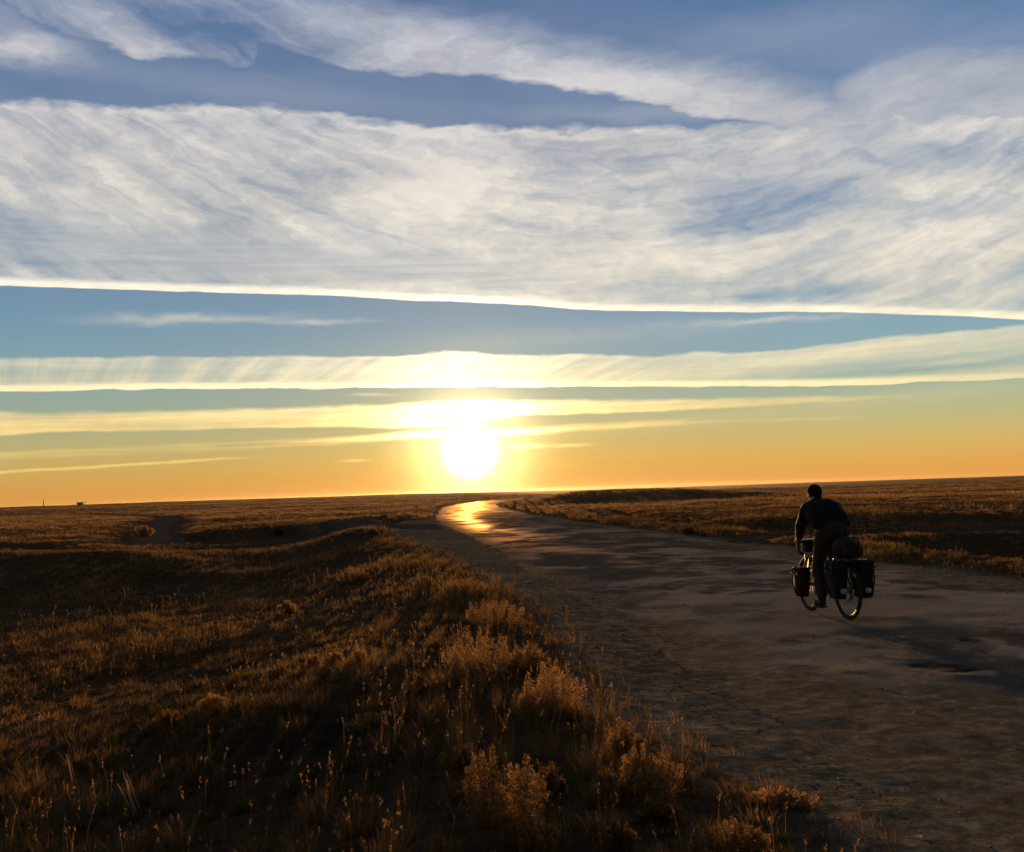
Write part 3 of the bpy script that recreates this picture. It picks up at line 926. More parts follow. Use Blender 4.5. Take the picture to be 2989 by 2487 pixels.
def make_shrub(label, u, v, wpx, hpx, tone, style='plume', group="wormwood shrubs growing along the roadside"):
    x, y, z, d = hit(u, v)
    W, H = wpx * d / FPX, hpx * d / FPX
    root = thing("shrub", label, "shrub", (x, y, z - 0.02), 0, group)
    g = np.random.default_rng(int(u * 13 + v))
    if style == 'low':
        ns, nl, ll = int(60 + W * 60), 40, 0.026
    elif style == 'tall':
        ns, nl, ll = int(11 + W * 18), 260, 0.017
    else:
        ns, nl, ll = int(24 + W * 46), 150, 0.016
    ll = max(ll, d * 0.0011)
    nl = int(nl * min(1.0, 14 / d + 0.25))
    SV, SF, LV, LF, LT, ST = [], [], [], [], [], []
    for i in range(ns):
        ph = g.random() * 2 * math.pi
        rad_ = math.sqrt(g.random())
        b = np.array([math.cos(ph) * rad_ * W * 0.22, math.sin(ph) * rad_ * W * 0.22, 0])
        reach = rad_ * W * 0.5 * (0.85 + 0.3 * g.random())
        top = H * (1.05 - 0.45 * rad_ ** 2) * (0.65 + 0.4 * g.random())
        e = np.array([math.cos(ph) * reach, math.sin(ph) * reach, max(top, 0.03)])
        mid = (b + e) / 2 + np.array([math.cos(ph), math.sin(ph), 0]) * reach * 0.25 - np.array([0, 0, H * 0.06])
        tt = np.linspace(0, 1, 7)[:, None]
        P = (1 - tt) ** 2 * b + 2 * tt * (1 - tt) * mid + tt ** 2 * e
        sv, sf = curve_strip(P, max(0.0022, d * 0.00016), ph)
        o = len(SV)
        SV += sv
        ST += [0.25 + 0.5 * g.random()] * len(sv)
        SF += [tuple(o + q for q in face) for face in sf]
        # leaves: a feathery spire round the upper part of the stem
        q = g.random(nl) ** 0.75 * 0.82 + 0.18
        C = (1 - q[:, None]) ** 2 * b + 2 * q[:, None] * (1 - q[:, None]) * mid + q[:, None] ** 2 * e
        spread = (0.040 if style != 'tall' else 0.030) * (1.12 - q) * (0.6 + 0.8 * H) + 0.003
        C = C + g.normal(0, 1, (nl, 3)) * spread[:, None]
        dirv = g.normal(0, 1, (nl, 3)) * 0.7 + np.array([math.cos(ph) * 0.4, math.sin(ph) * 0.4, 0.9])
        dirv /= np.linalg.norm(dirv, axis=1)[:, None]
        side = np.cross(dirv, g.normal(0, 1, (nl, 3)))
        side /= np.linalg.norm(side, axis=1)[:, None] + 1e-9
        L = ll * (0.55 + 0.8 * g.random(nl))[:, None]
        wq = L * (0.17 if style != 'low' else 0.12)
        quad = np.stack([C - dirv * L * 0.5, C + side * wq, C + dirv * L * 0.5, C - side * wq], 1)
        o = len(LV) * 4
        LV.append(quad)
        tv = np.clip(tone + g.normal(0, 0.14) + g.normal(0, 0.08, nl), 0, 1)
        LT.append(tv)
    Q = np.concatenate(LV).reshape(-1, 3)
    Q[:, 2] = np.maximum(Q[:, 2], 0.0)
    me = new_mesh("foliage", Q, None, np.arange(len(Q)).reshape(-1, 4), smooth=False)
    attr(me, "tint", np.repeat(np.concatenate(LT), 4))
    link("foliage", me, M_BUSH, root)
    me = new_mesh("stem", np.array(SV), None, np.array(SF))
    attr(me, "tint", np.array(ST))
    link("stem", me, M_STEM, root)
    return root


SHRUBS = [
    ("broad feathery bush with many golden plumes halfway along the grassy verge", 1405, 1978, 210, 150, 0.75, 'plume'),
    ("low bush pressed against the right side of the broad feathery bush", 1540, 1955, 120, 82, 0.62, 'plume'),
    ("dense bright golden bush leaning out over the bare gravel shoulder", 1625, 2085, 190, 170, 0.85, 'plume'),
    ("small spiky bush at the left foot of the dense bright golden bush", 1545, 2100, 105, 85, 0.7, 'plume'),
    ("rounded bush with a dark underside where the grass first meets the gravel shoulder", 1440, 1828, 190, 85, 0.62, 'plume'),
    ("flat-topped small bush on the verge next to the worn left edge of the asphalt", 1362, 1738, 110, 60, 0.62, 'plume'),
    ("upright little bush in the grass left of the flat-topped small bush", 1235, 1730, 60, 62, 0.6, 'plume'),
    ("square loose bush behind two others at the grassy corner of the gravel", 1810, 2220, 130, 115, 0.5, 'plume'),
    ("widest bush of the clump growing out onto the gravel", 1890, 2325, 190, 145, 0.5, 'plume'),
    ("olive pointed bush in front of the clump on the gravel edge", 1778, 2335, 105, 92, 0.5, 'plume'),
    ("sparse low bush below the widest bush at the gravel edge", 1925, 2402, 115, 82, 0.42, 'plume'),
    ("bushy reddish weed standing left of the tallest stems in the foreground", 1355, 2262, 115, 105, 0.45, 'tall'),
    ("tall reddish brown weed with upright leafy stems in the foreground grass", 1425, 2405, 140, 220, 0.42, 'tall'),
    ("tallest reddish weed, a thick sheaf of leafy stems close to the camera", 1525, 2450, 160, 265, 0.46, 'tall'),
    ("slim weed with leafy tips behind the right side of the tallest weed", 1612, 2335, 110, 115, 0.42, 'tall'),
    ("reddish weed cut by the bottom border under the tallest weed", 1572, 2520, 140, 160, 0.4, 'tall'),
    ("brown weed at the bottom border between grass and gravel", 1810, 2515, 115, 120, 0.4, 'tall'),
    ("spreading rusty weed on the gravel at the bottom border", 2120, 2500, 230, 100, 0.48, 'plume'),
    ("flat orange tuft lying alone on the bare gravel shoulder", 2275, 2346, 180, 40, 0.72, 'low'),
    ("slender pale plant with seed heads standing alone in the dark grass", 1046, 1950, 46, 78, 0.9, 'tall'),
    ("row of little pale sprigs in the grass left of the golden bush", 1095, 2122, 160, 44, 0.82, 'low'),
    ("pale yellow clump shining in the dim grass of the left foreground", 625, 2080, 80, 58, 0.92, 'plume'),
    ("brownish clump left of the pale yellow clump in the grass", 490, 2128, 90, 55, 0.5, 'plume'),
    ("small golden sprig low on the slope below the verge", 975, 1940, 55, 52, 0.85, 'plume'),
    ("yellowish sprig farther down the slope with a thin upright tip", 912, 1952, 38, 48, 0.85, 'tall'),
    ("warm lit bush near the top of the grassy bank", 1032, 1702, 90, 52, 0.7, 'plume'),
    ("round yellow-brown bush in the dim grass halfway up the bank", 838, 1790, 60, 40, 0.75, 'plume'),
    ("dark rounded bush on the grass across the road, left of the cyclist", 2007, 1560, 48, 30, 0.25, 'plume'),
    ("small dark bush on the rim of the bank above the dirt track", 814, 1562, 24, 20, 0.15, 'plume'),
    ("sunlit bush at the bend where the dirt track turns uphill", 415, 1566, 60, 32, 0.8, 'plume'),
    ("tiny lit bush on the pointed crest where the verge ends", 1085, 1562, 40, 24, 0.8, 'plume'),
]
for a in SHRUBS:
    make_shrub(*a)


def dry_stalks(label, u, v, n, hpx, seed):
    x, y, z, d = hit(u, v)
    root = thing("dry_stalk_bundle", label, "dry stalks", (x, y, z - 0.02), 0, "broken dry stalks in the foreground grass")
    g = random.Random(seed)
    H = hpx * d / FPX * 1.25
    for i in range(n):
        h = H * g.uniform(0.6, 1.05)
        bx, by = g.uniform(-0.05, 0.05), g.uniform(-0.04, 0.04)
        tx, ty = bx - g.uniform(0.02, 0.10), by + g.uniform(-0.05, 0.05)
        P = [(bx + (tx - bx) * t ** 1.2, by + (ty - by) * t, h * t) for t in (0, 0.3, 0.6, 0.85, 1.0)]
        V, F = curve_strip(P, 0.0075, g.random() * 3)
        me = new_mesh("stalk", np.array(V), None, np.array(F))
        attr(me, "tint", np.full(len(V), g.uniform(0.8, 1.0)))
        link("stalk", me, M_STEM, root)
    return root


dry_stalks("bundle of pale broken stalks catching light in the lower left grass", 395, 2375, 7, 100, 5)
dry_stalks("pair of thin pale stalks leaning left of the thicker stalk bundle", 212, 2300, 3, 88, 6)

# gravel: thousands of pebbles strewn over the shoulder, the junction and the asphalt edge
ng = 60000
gr = np.exp(rng.uniform(math.log(3.5), math.log(60), ng))
ga = rng.uniform(-1, 1, ng) * WEDGE
gx, gy = gr * np.sin(ga), gr * np.cos(ga)
gp = layout(gx, gy)
ed = np.abs(gp[0]) - HALF
want = np.where((gp[1] < 0.3) & (gp[2] < 0.3), np.where(ed > -0.4, 1.0, 0.10), 0.0) * np.clip(0.25 + 1.5 * vnoise(gx * 0.9, gy * 0.6, 121), 0, 1)
kp = rng.random(ng) < want
gx, gy, gr = gx[kp], gy[kp], gr[kp]
gz = height(gx, gy)
ng = len(gx)
size = (0.003 + 0.011 * rng.random(ng) ** 8) * np.clip(gr / 9, 0.8, 2.2)
octa = np.array([[1, 0, 0], [0, 1, 0], [-1, 0, 0], [0, -1, 0], [0, 0, 1], [0, 0, -1]], float)
faces = np.array([[0, 1, 4], [1, 2, 4], [2, 3, 4], [3, 0, 4], [1, 0, 5], [2, 1, 5], [3, 2, 5], [0, 3, 5]])
ca, sa = np.cos(gr * 91.7), np.sin(gr * 91.7)
V = octa[None] * size[:, None, None] * (1 + rng.uniform(-0.3, 0.4, (ng, 6, 1)))
V = np.stack([V[..., 0] * ca[:, None] - V[..., 1] * sa[:, None], V[..., 0] * sa[:, None] + V[..., 1] * ca[:, None], V[..., 2] * 0.6], -1)
V += np.stack([gx, gy, gz + size * 0.1 + 0.002], 1)[:, None, :]
me = new_mesh("gravel", V.reshape(-1, 3), (np.arange(ng)[:, None, None] * 6 + faces[None]).reshape(-1, 3), None, smooth=False)
attr(me, "tint", np.repeat(rng.random(ng), 6))
k = K_mat("gravel_stone")
M_GRAVEL = k_out(k, k_pbr(k, k.ramp(k_attr(k, "tint"), [(0.0, (0.08, 0.062, 0.045)), (0.8, (0.20, 0.155, 0.112)), (1.0, (0.50, 0.42, 0.32))], 'LINEAR'), 0.85, 0.25))
link("gravel", me, M_GRAVEL, kind='stuff', label="loose gravel strewn over the bare shoulder left of the asphalt", category="gravel")

# loose stones and litter on the road and its shoulder
k = K_mat("pale_stone")
sn = k.noise(k.obj, 30.0, 4, 0.6, dim='3D')
M_STONE = k_out(k, k_pbr(k, k.ramp(sn, [(0.3, (0.22, 0.18, 0.14)), (0.7, (0.46, 0.40, 0.32))], 'LINEAR'), 0.85, 0.3, bump=sn, bstr=0.4, bdist=0.01))
k = K_mat("dark_stone")
sn = k.noise(k.obj, 30.0, 4, 0.6, dim='3D')
M_STONE2 = k_out(k, k_pbr(k, k.ramp(sn, [(0.3, (0.07, 0.055, 0.042)), (0.7, (0.17, 0.135, 0.105))], 'LINEAR'), 0.9, 0.3, bump=sn, bstr=0.4, bdist=0.01))


def stone(label, u, v, wpx, pale=True, squash=0.45, group="loose stones lying by the road"):
    x, y, z, d = hit(u, v)
    a = wpx * d / FPX / 2
    bm = bmesh.new()
    bmesh.ops.create_icosphere(bm, subdivisions=3, radius=1.0)
    g = random.Random(int(u + 7 * v))
    off = Vector((g.random() * 50, g.random() * 50, g.random() * 50))
    from mathutils import noise as mn
    for vv in bm.verts:
        q = vv.co.copy()
        vv.co *= 1 + 0.35 * mn.noise(q * 1.1 + off) + 0.12 * mn.noise(q * 2.7 + off)
        vv.co = Vector((vv.co.x, vv.co.y * g.uniform(0.7, 0.72), vv.co.z * squash)) * a
    me = bpy.data.meshes.new("stone")
    bm.to_mesh(me)
    bm.free()
    me.polygons.foreach_set("use_smooth", np.ones(len(me.polygons), bool))
    o = link("stone", me, M_STONE if pale else M_STONE2, None, label=label, category="stone", group=group)
    o.location = (x, y, z + a * squash * 0.45)
    o.rotation_euler = (0, 0, g.random() * 6)
    return o


stone("flat pale stone on the gravel beside the asphalt left edge", 1545, 1702, 24, True, 0.3)
stone("white stone shining in the grass near the top of the bank", 1113, 1667, 18, True, 0.5)
stone("pair-sized white stone in the grass left of the golden bush", 1276, 2113, 20, True, 0.5)
stone("largest pale stone alone on the asphalt below the cyclist", 2596, 2016, 22, True, 0.4)
stone("small grey stone just left of the largest pale stone", 2570, 2012, 11, False, 0.5)
stone("pale pebble in the middle of the gravel shoulder", 2415, 2241, 12, True, 0.5)
stone("flat pebble below the pale pebble on the gravel", 2450, 2275, 14, True, 0.35)
stone("whitish pebble on the gravel left of the pale pebble", 2056, 2250, 12, True, 0.5)
stone("pebble near the flat orange tuft, at its lower left", 2228, 2396, 12, True, 0.5)
stone("brown stone at the right border of the gravel", 2965, 2183, 12, True, 0.5)
stone("darker pebble beside the pale band of gravel right of centre", 2672, 2082, 13, True, 0.5)

# ------------------------------------------------------------------ the loaded touring bicycle and its rider
def k_plain(name, col, rough=0.7, spec=0.3, metal=0.0, nscale=60.0, amt=0.35, bstr=0.2):
    k = K_mat(name)
    n = k.noise(k.obj, nscale, 4, 0.6, dim='3D')
    c = k.mix(k.mul(n, amt), (*col, 1), tuple(q * 0.45 for q in col) + (1,))
    return k_out(k, k_pbr(k, c, rough, spec, metal, bump=n, bstr=bstr, bdist=0.003))


M_RUBBER = k_plain("tyre_rubber", (0.018, 0.017, 0.016), 0.75, 0.3)
M_PAINT = k_plain("dark_frame_paint", (0.025, 0.028, 0.03), 0.35, 0.5)
M_STEEL = k_plain("dull_steel", (0.42, 0.40, 0.37), 0.38, 0.5, 1.0)
M_ALLOY = k_plain("rim_alloy", (0.06, 0.058, 0.055), 0.45, 0.5, 1.0)
M_BAG = k_plain("black_bag_fabric", (0.009, 0.0083, 0.0075), 0.65, 0.25, 0, 35)
M_STRAP = k_plain("black_webbing", (0.03, 0.028, 0.026), 0.7, 0.2)
M_WHITE = k_plain("white_reflector", (0.42, 0.42, 0.41), 0.4, 0.5, 0, 40, 0.2)
M_PALE = k_plain("pale_map_cover", (0.45, 0.43, 0.40), 0.35, 0.5)
M_DUFFEL = k_plain("dark_brown_duffel", (0.030, 0.020, 0.014), 0.8, 0.2, 0, 25)
M_SKIN = k_plain("skin", (0.45, 0.27, 0.18), 0.55, 0.3, 0, 20, 0.15, 0.1)
M_JACKET = k_plain("black_jacket", (0.011, 0.0085, 0.0065), 0.8, 0.2, 0, 18, 0.4, 0.4)
M_TROUSER = k_plain("grey_brown_trousers", (0.048, 0.041, 0.032), 0.9, 0.15, 0, 22, 0.4, 0.4)
M_CAP = k_plain("black_knit_cap", (0.012, 0.011, 0.011), 0.9, 0.1, 0, 120)
M_SHOE = k_plain("dark_shoe", (0.03, 0.026, 0.022), 0.7, 0.3)
M_AMBER = k_plain("glint_buckle_metal", (0.55, 0.45, 0.32), 0.3, 0.5, 1.0)


def V3(*a):
    return Vector(a)


def bm_tube(bm, pts, r, seg=10, closed=False, caps=True):
    """round tube along points; r may be a list"""
    P = [Vector(p) for p in pts]
    n = len(P)
    rs = r if isinstance(r, (list, tuple)) else [r] * n
    rings = []
    up = None
    for i in range(n):
        a = P[(i - 1) % n] if (closed or i > 0) else P[i]
        b = P[(i + 1) % n] if (closed or i < n - 1) else P[i]
        t = (b - a).normalized()
        if up is None:
            up = t.orthogonal().normalized()
        up = (up - t * up.dot(t)).normalized()
        sd_ = t.cross(up)
        rings.append([bm.verts.new(P[i] + (up * math.cos(2 * math.pi * j / seg) + sd_ * math.sin(2 * math.pi * j / seg)) * rs[i]) for j in range(seg)])
    for i in range(n if closed else n - 1):
        A, B = rings[i], rings[(i + 1) % n]
        for j in range(seg):
            bm.faces.new((A[j], A[(j + 1) % seg], B[(j + 1) % seg], B[j]))
    if caps and not closed:
        bm.faces.new(rings[0][::-1])
        bm.faces.new(rings[-1])


def bm_ball(bm, c, r, scale=(1, 1, 1), sub=3):
    res = bmesh.ops.create_icosphere(bm, subdivisions=sub, radius=1.0)
    for v in res['verts']:
        v.co = Vector((v.co.x * r * scale[0], v.co.y * r * scale[1], v.co.z * r * scale[2])) + Vector(c)


def bm_capsules(bm, chain):
    """balls joined by cones: the raw material of a remeshed body"""
    for (p, r) in chain:
        bm_ball(bm, p, r, sub=2)
    for (p, r), (q, s) in zip(chain[:-1], chain[1:]):
        bm_tube(bm, [p, q], [r, s], 14)


def bm_box(bm, c, size, taper=1.0, shear=0.0):
    res = bmesh.ops.create_cube(bm, size=1.0)
    for v in res['verts']:
        k_ = 1.0 if v.co.z > 0 else taper
        v.co = Vector((c[0] + v.co.x * size[0] * k_ + shear * v.co.z, c[1] + v.co.y * size[1] * k_, c[2] + v.co.z * size[2]))
    return res['verts']


def finish(name, bm, mat, parent, smooth=True, bevel=0.0, remesh=0.0, soft=6, sub=0):
    me = bpy.data.meshes.new(name)
    bmesh.ops.recalc_face_normals(bm, faces=bm.faces)
    bm.to_mesh(me)
    bm.free()
    if smooth:
        me.polygons.foreach_set("use_smooth", np.ones(len(me.polygons), bool))
    o = link(name, me, mat, parent)
    if bevel:
        b = o.modifiers.new("soft_edges", 'BEVEL')
        b.width, b.segments, b.limit_method = bevel, 3, 'ANGLE'
    if remesh:
        b = o.modifiers.new("skin_over", 'REMESH')
        b.mode, b.voxel_size, b.use_smooth_shade = 'VOXEL', remesh, True
        b = o.modifiers.new("relax", 'SMOOTH')
        b.factor, b.iterations = 0.5, soft
    if sub:
        b = o.modifiers.new("round", 'SUBSURF')
        b.levels = b.render_levels = sub
    return o


bxw, byw, bzw, _d = hit(2478, 1811)
HEAD = R(90 + 9.2)
bike = thing("bicycle", "dark touring bicycle loaded with bags, ridden away along the road", "bicycle", (bxw, byw, bzw + 0.004), HEAD)
WR, RAXLE, FAXLE, BB = 0.345, V3(0, 0, 0.345), V3(1.05, 0, 0.345), V3(0.45, 0, 0.285)

bm = bmesh.new()
ST, HB, HT = V3(0.31, 0, 0.80), V3(0.895, 0, 0.70), V3(0.845, 0, 0.86)
bm_tube(bm, [BB, ST, V3(0.272, 0, 0.94)], [0.018, 0.016, 0.0135])
bm_tube(bm, [ST, HT], 0.0165)
bm_tube(bm, [BB, HB], 0.019)
bm_tube(bm, [HB, HT], 0.021)
for s in (1, -1):
    bm_tube(bm, [V3(0.44, 0.03 * s, 0.285), V3(0.15, 0.055 * s, 0.33), V3(0, 0.066 * s, 0.345)], 0.010)
    bm_tube(bm, [V3(0.31, 0.02 * s, 0.78), V3(0.14, 0.05 * s, 0.55), V3(0, 0.066 * s, 0.345)], 0.009)
finish("frame", bm, M_PAINT, bike)
bm = bmesh.new()
bm_tube(bm, [HB, V3(0.905, 0, 0.69)], 0.018)
for s in (1, -1):
    bm_tube(bm, [V3(0.90, 0.0, 0.695), V3(0.905, 0.045 * s, 0.67), V3(0.955, 0.052 * s, 0.50), V3(1.05, 0.052 * s, 0.345)], [0.016, 0.015, 0.013, 0.010])
finish("fork", bm, M_PAINT, bike)


def wheel(c, spin, cassette):
    w = bpy.data.objects.new("wheel", None)
    COL.objects.link(w)
    w.parent = bike
    w.location = c
    ring = lambda r, y=0.0, n=64: [V3(r * math.cos(2 * math.pi * i / n), y, r * math.sin(2 * math.pi * i / n)) for i in range(n)]
    b = bmesh.new()
    bm_tube(b, ring(WR - 0.021), 0.0215, 10, True)
    finish("tyre", b, M_RUBBER, w)
    b = bmesh.new()
    bm_tube(b, ring(WR - 0.048), 0.0115, 8, True)
    finish("rim", b, M_ALLOY, w)
    b = bmesh.new()
    for i in range(32):
        a = 2 * math.pi * i / 32 + spin
        s = 1 if i % 2 else -1
        a2 = a + (0.9 if (i // 2) % 2 else -0.9)
        bm_tube(b, [V3(0.022 * math.cos(a2), 0.030 * s, 0.022 * math.sin(a2)), V3((WR - 0.05) * math.cos(a), 0.002 * s, (WR - 0.05) * math.sin(a))], 0.0012, 4)
    finish("spoke", b, M_STEEL, w)
    b = bmesh.new()
    bm_tube(b, [V3(0, -0.066, 0), V3(0, -0.032, 0), V3(0, -0.030, 0), V3(0, 0.030, 0), V3(0, 0.032, 0), V3(0, 0.066, 0)], [0.008, 0.012, 0.026, 0.026, 0.012, 0.008], 16)
    if cassette:
        for q, rr0 in enumerate((0.052, 0.046, 0.040, 0.034, 0.028, 0.024)):
            bm_tube(b, [V3(0, -0.034 - q * 0.005, 0), V3(0, -0.036 - q * 0.005, 0)], rr0, 24)
    finish("hub", b, M_STEEL, w)
    return w


wheel(RAXLE, 0.2, True)
wheel(FAXLE, 0.5, False)

bm = bmesh.new()
bm_tube(bm, [HT, V3(0.842, 0, 0.872), V3(0.835, 0, 0.884), V3(0.815, 0, 0.89)], 0.016)
half = [V3(0.90, 0.0, 0.985), V3(0.90, 0.15, 0.985), V3(0.91, 0.195, 0.985), V3(0.95, 0.218, 0.985), V3(1.0, 0.222, 0.98), V3(1.035, 0.224, 0.95), V3(1.045, 0.226, 0.90), V3(1.02, 0.228, 0.86), V3(0.97, 0.229, 0.842), V3(0.90, 0.23, 0.840)]
half = [V3(v.x - 0.085, v.y * 0.76, v.z - 0.095) for v in half]
path = [V3(p.x, -p.y, p.z) for p in half[:0:-1]] + half
bar = None
bm_tube(bm, path, 0.0155)
bar = finish("handlebar", bm, M_BAG, bike)
for s in (1, -1):
    b = bmesh.new()
    of = V3(-0.085, -0.053 * s, -0.095)
    bm_tube(b, [V3(1.0, 0.222 * s, 0.985) + of, V3(1.05, 0.222 * s, 1.0) + of, V3(1.075, 0.222 * s, 1.03) + of], [0.017, 0.018, 0.012])
    bm_tube(b, [V3(1.07, 0.222 * s, 1.0) + of, V3(1.088, 0.224 * s, 0.94) + of, V3(1.07, 0.226 * s, 0.88) + of], [0.008, 0.006, 0.005])
    finish("brake_lever", b, M_BAG, bar)
bm = bmesh.new()
bm_ball(bm, (0.20, 0, 0.985), 0.10, (0.75, 0.78, 0.30))
bm_ball(bm, (0.30, 0, 0.985), 0.10, (1.1, 0.36, 0.26))
finish("saddle", bm, M_BAG, bike, remesh=0.008)
CR = V3(0.012, 0, -0.172)
bm = bmesh.new()
bm_tube(bm, [V3(0.45, -0.052, 0.285), V3(0.45, -0.048, 0.285)], 0.088, 40)
bm_tube(bm, [V3(0.45, -0.07, 0.285), V3(0.45, 0.07, 0.285)], 0.018, 16)
bm_tube(bm, [BB + V3(0, 0.075, 0), BB + V3(0, 0.085, 0) + CR], [0.014, 0.011])
bm_tube(bm, [BB + V3(0, -0.075, 0), BB + V3(0, -0.085, 0) - CR], [0.014, 0.011])
cs = finish("crankset", bm, M_STEEL, bike)
for s, cc in ((1, CR), (-1, -CR)):
    b = bmesh.new()
    c = BB + cc + V3(0, 0.135 * s, 0)
    bm_box(b, c, (0.085, 0.075, 0.018))
    bm_tube(b, [c - V3(0, 0.05 * s, 0), c], 0.007)
    finish("pedal", b, M_ALLOY, cs, bevel=0.004)
bm = bmesh.new()
bm_tube(bm, [V3(0.45, -0.05, 0.373), V3(0.0, -0.045, 0.389), V3(-0.035, -0.045, 0.345), V3(0.01, -0.045, 0.285), V3(0.05, -0.046, 0.235), V3(0.45, -0.05, 0.198), V3(0.53, -0.05, 0.25), V3(0.53, -0.05, 0.33)], 0.0045, 6, True)
finish("chain", bm, M_STEEL, bike)
bm = bmesh.new()
bm_tube(bm, [V3(0.0, -0.07, 0.32), V3(0.02, -0.07, 0.275), V3(0.05, -0.06, 0.225)], [0.016, 0.02, 0.010])
for q in (V3(0.015, -0.047, 0.285), V3(0.05, -0.047, 0.232)):
    bm_tube(bm, [q, q + V3(0, -0.006, 0)], 0.024, 18)
finish("rear_derailleur", bm, M_STEEL, bike)
bm = bmesh.new()
for s in (1, -1):
    bm_tube(bm, [V3(0.18, 0.055 * s, 0.725), V3(-0.18, 0.06 * s, 0.725), V3(-0.20, 0.055 * s, 0.70)], 0.005, 8)
    for xx in (0.10, 0.0, -0.12):
        bm_tube(bm, [V3(xx, 0.06 * s, 0.725), V3(0.0, 0.074 * s, 0.35)], 0.005, 8)
    bm_tube(bm, [V3(0.12, 0.085 * s, 0.64), V3(-0.16, 0.085 * s, 0.64)], 0.005, 8)
for xx in (0.16, 0.05, -0.06, -0.17):
    bm_tube(bm, [V3(xx, -0.06, 0.725), V3(xx, 0.06, 0.725)], 0.004, 8)
bm_tube(bm, [V3(0.18, 0, 0.725), V3(0.29, 0, 0.74)], 0.005, 8)
finish("rear_rack", bm, M_PAINT, bike)
bm = bmesh.new()
for s in (1, -1):
    bm_tube(bm, [V3(0.94, 0.08 * s, 0.50), V3(1.18, 0.08 * s, 0.50), V3(1.18, 0.08 * s, 0.44), V3(1.05, 0.07 * s, 0.345)], 0.005, 8)
    bm_tube(bm, [V3(1.02, 0.08 * s, 0.50), V3(1.05, 0.07 * s, 0.345)], 0.005, 8)
bm_tube(bm, [V3(0.97, -0.08, 0.50), V3(0.965, -0.08, 0.72), V3(0.965, 0.08, 0.72), V3(0.97, 0.08, 0.50)], 0.005, 8)
finish("front_rack", bm, M_PAINT, bike)
bm = bmesh.new()
bm_tube(bm, [V3(0.53, 0, 0.37) + V3(0.04, 0, 0.05) * 0, V3(0.545, 0, 0.385)], 0.01)
a0, d0 = V3(0.545, 0.0, 0.43), V3(0.155, 0, 0.14)
bm_tube(bm, [a0, a0 + d0 * 0.85, a0 + d0 * 0.92, a0 + d0 * 1.05], [0.036, 0.036, 0.018, 0.018], 18)
finish("water_bottle", bm, M_PALE, bike)


def pannier(label, c, size, front, white=True):
    """bag hung on the rack: roll-top body, lid, straps, reflector on its rear face"""
    root = thing("pannier", label, "bicycle bag", (bxw, byw, bzw + 0.004), HEAD, "panniers hung on the loaded bicycle")
    b = bmesh.new()
    bm_box(b, c, size, 0.70, 0.0)
    bmesh.ops.subdivide_edges(b, edges=b.edges[:], cuts=4, use_grid_fill=True)
    g = random.Random(int(c[0] * 100 + c[1] * 1000))
    from mathutils import noise as mn
    for v in b.verts:
        d = (v.co - Vector(c))
        v.co += d.normalized() * 0.014 * mn.noise(v.co * 11 + Vector((g.random() * 9, 0, 0)))
        v.co.y += (1 if c[1] > 0 else -1) * 0.02 * (1 - min(1, (abs(d.x) / size[0] * 2) ** 2)) * (1 if d.y * c[1] > 0 else 0)
    body = finish("bag_body", b, M_BAG, root, bevel=0.035)
    b = bmesh.new()
    top = c[2] + size[2] / 2
    bm_box(b, (c[0], c[1], top + 0.022), (size[0] * 1.04, size[1] * 1.06, 0.05), 1.0)
    finish("lid", b, M_BAG, root, bevel=0.018)
    sgn = 1 if c[1] > 0 else -1
    yo = c[1] + sgn * (size[1] / 2 + 0.016)
    for dx in (-0.26, 0.26):
        b = bmesh.new()
        bm_tube(b, [V3(c[0] + dx * size[0], c[1] + sgn * size[1] * 0.2, top + 0.053), V3(c[0] + dx * size[0], yo + sgn * 0.004, top + 0.03), V3(c[0] + dx * size[0], yo + sgn * 0.012, c[2]), V3(c[0] + dx * size[0] * 0.9, yo - sgn * 0.02, c[2] - size[2] * 0.42)], 0.009, 6)
        st_ = finish("strap", b, M_STRAP, root)
        b = bmesh.new()
        bm_box(b, (c[0] + dx * size[0], yo + sgn * 0.016, top - 0.035), (0.034, 0.016, 0.03))
        finish("buckle", b, M_AMBER if front else M_STRAP, st_, bevel=0.003)  # amber front buckles stand for sun glints on the bag edges
    if white:
        b = bmesh.new()
        xr = c[0] - size[0] / 2 * 0.90 - 0.006
        bm_tube(b, [V3(xr - 0.010, c[1], c[2] - size[2] * 0.26), V3(xr + 0.012, c[1], c[2] - size[2] * 0.26)], 0.036, 24)
        for v in b.verts:
            v.co.z = (v.co.z - (c[2] - size[2] * 0.26)) * 0.86 + (c[2] - size[2] * 0.26)
        finish("reflector", b, M_WHITE, root)
    return root


pannier("black rear pannier on the right side of the bicycle with a white reflector spot", (0.0, -0.190, 0.455), (0.31, 0.18, 0.40), False)
pannier("black rear pannier on the left side of the bicycle, half behind the leg", (0.0, 0.118, 0.455), (0.31, 0.14, 0.40), False)
pannier("black front pannier on the left of the front wheel with amber buckles standing for sun glints on its edge", (1.0, 0.122, 0.355), (0.27, 0.125, 0.32), True, False)
pannier("black front pannier on the right of the front wheel, mostly hidden by the rider's legs", (1.0, -0.122, 0.355), (0.27, 0.125, 0.32), True, False)

